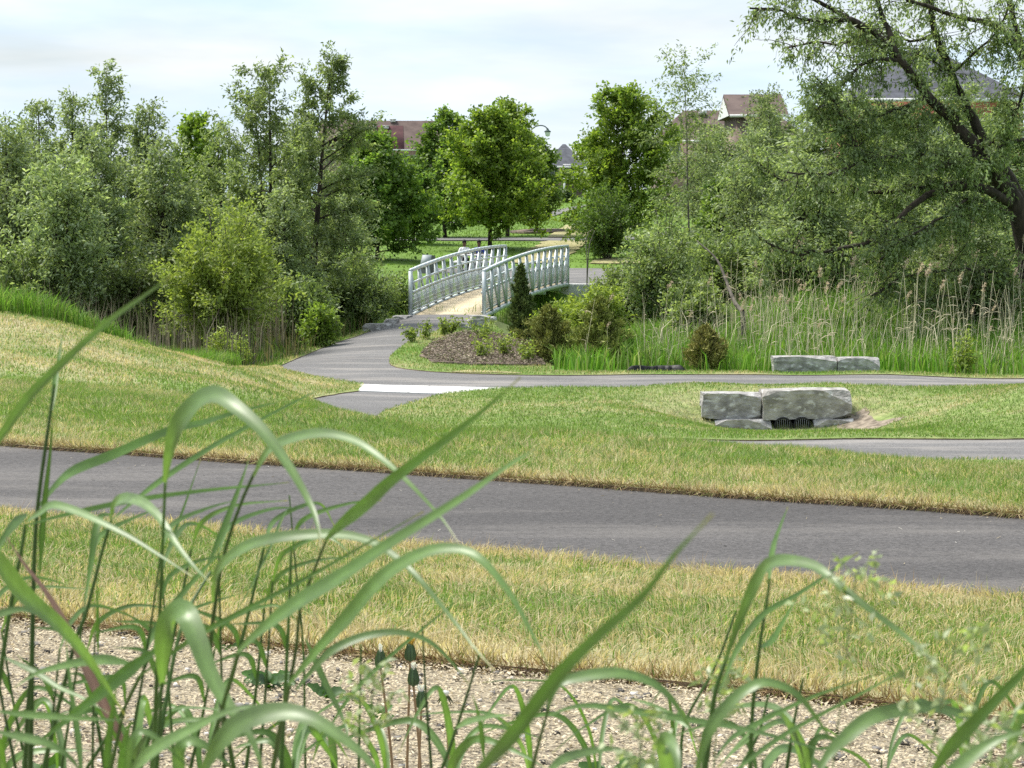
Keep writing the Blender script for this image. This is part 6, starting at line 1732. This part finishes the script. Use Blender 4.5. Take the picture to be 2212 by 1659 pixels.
# dandelions gone over
M['bract'] = leaf_mat('dandelion_bracts', .15, .6, .3)
def dandelion(label, u, v, Y, state, bend, seed):
    g_ = np.random.default_rng(seed)
    top = at(u, v, Y); fx = top.x - bend
    org = Vector((fx, Y, Hs(fx, Y)))
    root = tag(empty('dandelion', org), label, 'dandelion', 'dandelions at the gravel edge')
    hx, hz = top.x - org.x, top.z - org.z
    S = smooth_line([(0, 0, 0), (hx * .3, .01, hz * .5), (hx, 0, hz - .03)], 14)
    q = Acc(); q.tube(S, np.linspace(.0032, .0024, 14), 7, (.30, .2, .11) if state != 'open' else (.42, .32, .16)); q.build('stem', M['bract'], root, True)
    h0 = S[-1]
    def dome(prof, c, n=14):
        V = [(h0[0] + r * math.cos(t), h0[1] + r * math.sin(t), h0[2] + z) for r, z in prof for t in np.linspace(0, 2 * np.pi, n + 1)[:-1]]
        F = [(i * n + j, i * n + (j + 1) % n, (i + 1) * n + (j + 1) % n, (i + 1) * n + j) for i in range(len(prof) - 1) for j in range(n)]
        a_ = Acc(); a_.add(V, F, c); return a_
    if state == 'open':
        dome([(.002, -.004), (.006, .0), (.0085, .004), (.0075, .008), (.0001, .0105)], (.75, .74, .7)).build('seed_base', M['bract'], root, True)
        for k in range(9):
            az = k * .698; P = curve((h0[0] + .004 * math.cos(az), h0[1] + .004 * math.sin(az), h0[2]), (math.cos(az), math.sin(az), -.9), .022, 4, g_, .1, (0, 0, -.6))
            V, F = ribbon(P + np.array(org), np.array([.003, .004, .0035, .002, .0006]), .2)
            link('bract', fast_mesh('bract', V - np.array(org), F, np.tile((.06, .07, .035), (len(V), 1)), True), M['bract'], root)
    else:
        dome([(.0025, -.002), (.008, .003), (.0098, .010), (.0085, .020), (.006, .029), (.0045, .033), (.0001, .034)], (.06, .105, .05)).build('bud', M['bract'], root, True)
        for k in range(11):
            az = k * .571
            P = np.array([(h0[0] + r * math.cos(az), h0[1] + r * math.sin(az), h0[2] + z) for r, z in ((.0085, .002), (.0103, .010), (.009, .020), (.0065, .029), (.005, .036))])
            V, F = ribbon(P + np.array(org), np.array([.003, .0042, .004, .003, .0008]), .1)
            link('bract', fast_mesh('bract', V - np.array(org), F, np.tile(np.array((.075, .125, .055)) * g_.uniform(.7, 1.3), (len(V), 1)), True), M['bract'], root)
        tuftc = (.85, .85, .85) if state == 'white' else (.55, .36, .05)
        a_ = Acc()
        for k in range(16):
            d = g_.normal(0, .0025, 2)
            a_.tube([(h0[0] + d[0] * .5, h0[1] + d[1] * .5, h0[2] + .03), (h0[0] + d[0] * 1.6, h0[1] + d[1] * 1.6, h0[2] + .042 + g_.uniform(0, .006))], [.0009, .0012], 4, tuftc)
        a_.build('tuft', M['bract'], root)
dandelion('closed dandelion head with a white tip, left of the group', 822, 1410, 4.4, 'white', -.03, 1)
dandelion('large closed dandelion head with withered yellow petals', 886, 1395, 4.4, 'yellow', .01, 2)
dandelion('closed dandelion head hanging just below the yellow-tipped one', 893, 1448, 4.3, 'white', -.02, 3)
dandelion('small closed dandelion head lowest of the group', 910, 1498, 4.35, 'white', .01, 4)
dandelion('bare white dandelion head with turned-down bracts, right of the group', 962, 1470, 4.4, 'open', -.01, 5)

# broad-leaved weeds on the gravel
def rosette(label, u, v, Y, r, n, seed, upright=.8):
    g_ = np.random.default_rng(seed)
    c = at(u, v, Y); org = Vector((c.x, Y, Hs(c.x, Y) + .01))
    root = tag(empty('weed', org), label, 'weed', 'weeds on the gravel strip')
    for k in range(n):
        az = k * 2.399; ln = r * g_.uniform(.6, 1.2)
        P = curve((0, 0, 0), unit(np.array([math.cos(az), math.sin(az), upright * g_.uniform(.5, 1.6)])), ln, 9, g_, .05, (0, 0, -.7))
        t = np.linspace(0, 1, 10)
        wv = ln * .36 * (np.sin(np.pi * np.clip(t * .9 + .06, 0, 1)) ** .8) * (1 + .22 * np.sin(t * 21))
        V, F = ribbon(P + np.array(org), wv, .9, .3)
        C = np.array((.055, .12, .025)) * g_.uniform(.7, 1.5)
        link('leaf', fast_mesh('leaf', V - np.array(org), F, np.tile(C, (len(V), 1)), True), M['blade'], root)
rosette('leafy green weed clump on the straw mulch left of centre', 582, 1480, 6.5, .085, 13, 1)
rosette('smaller leafy weed right of the leafy clump', 706, 1498, 6.3, .075, 8, 2, 1.6)
rosette('low weed behind the dandelion stems', 822, 1512, 6.0, .06, 7, 3)
rosette('weed rosette at the bottom centre beside the low pale blade', 1335, 1660, 5.1, .12, 12, 4)
rosette('tiny weed seedling on the mulch at the left', 500, 1392, 7.3, .04, 6, 5)
rosette('broad-leaved weed in the bottom left corner', 30, 1640, 4.6, .16, 9, 6, 1.4)
rosette('broad-leaved weed beside the left upright grass', 92, 1540, 4.9, .13, 5, 7, 2.0)
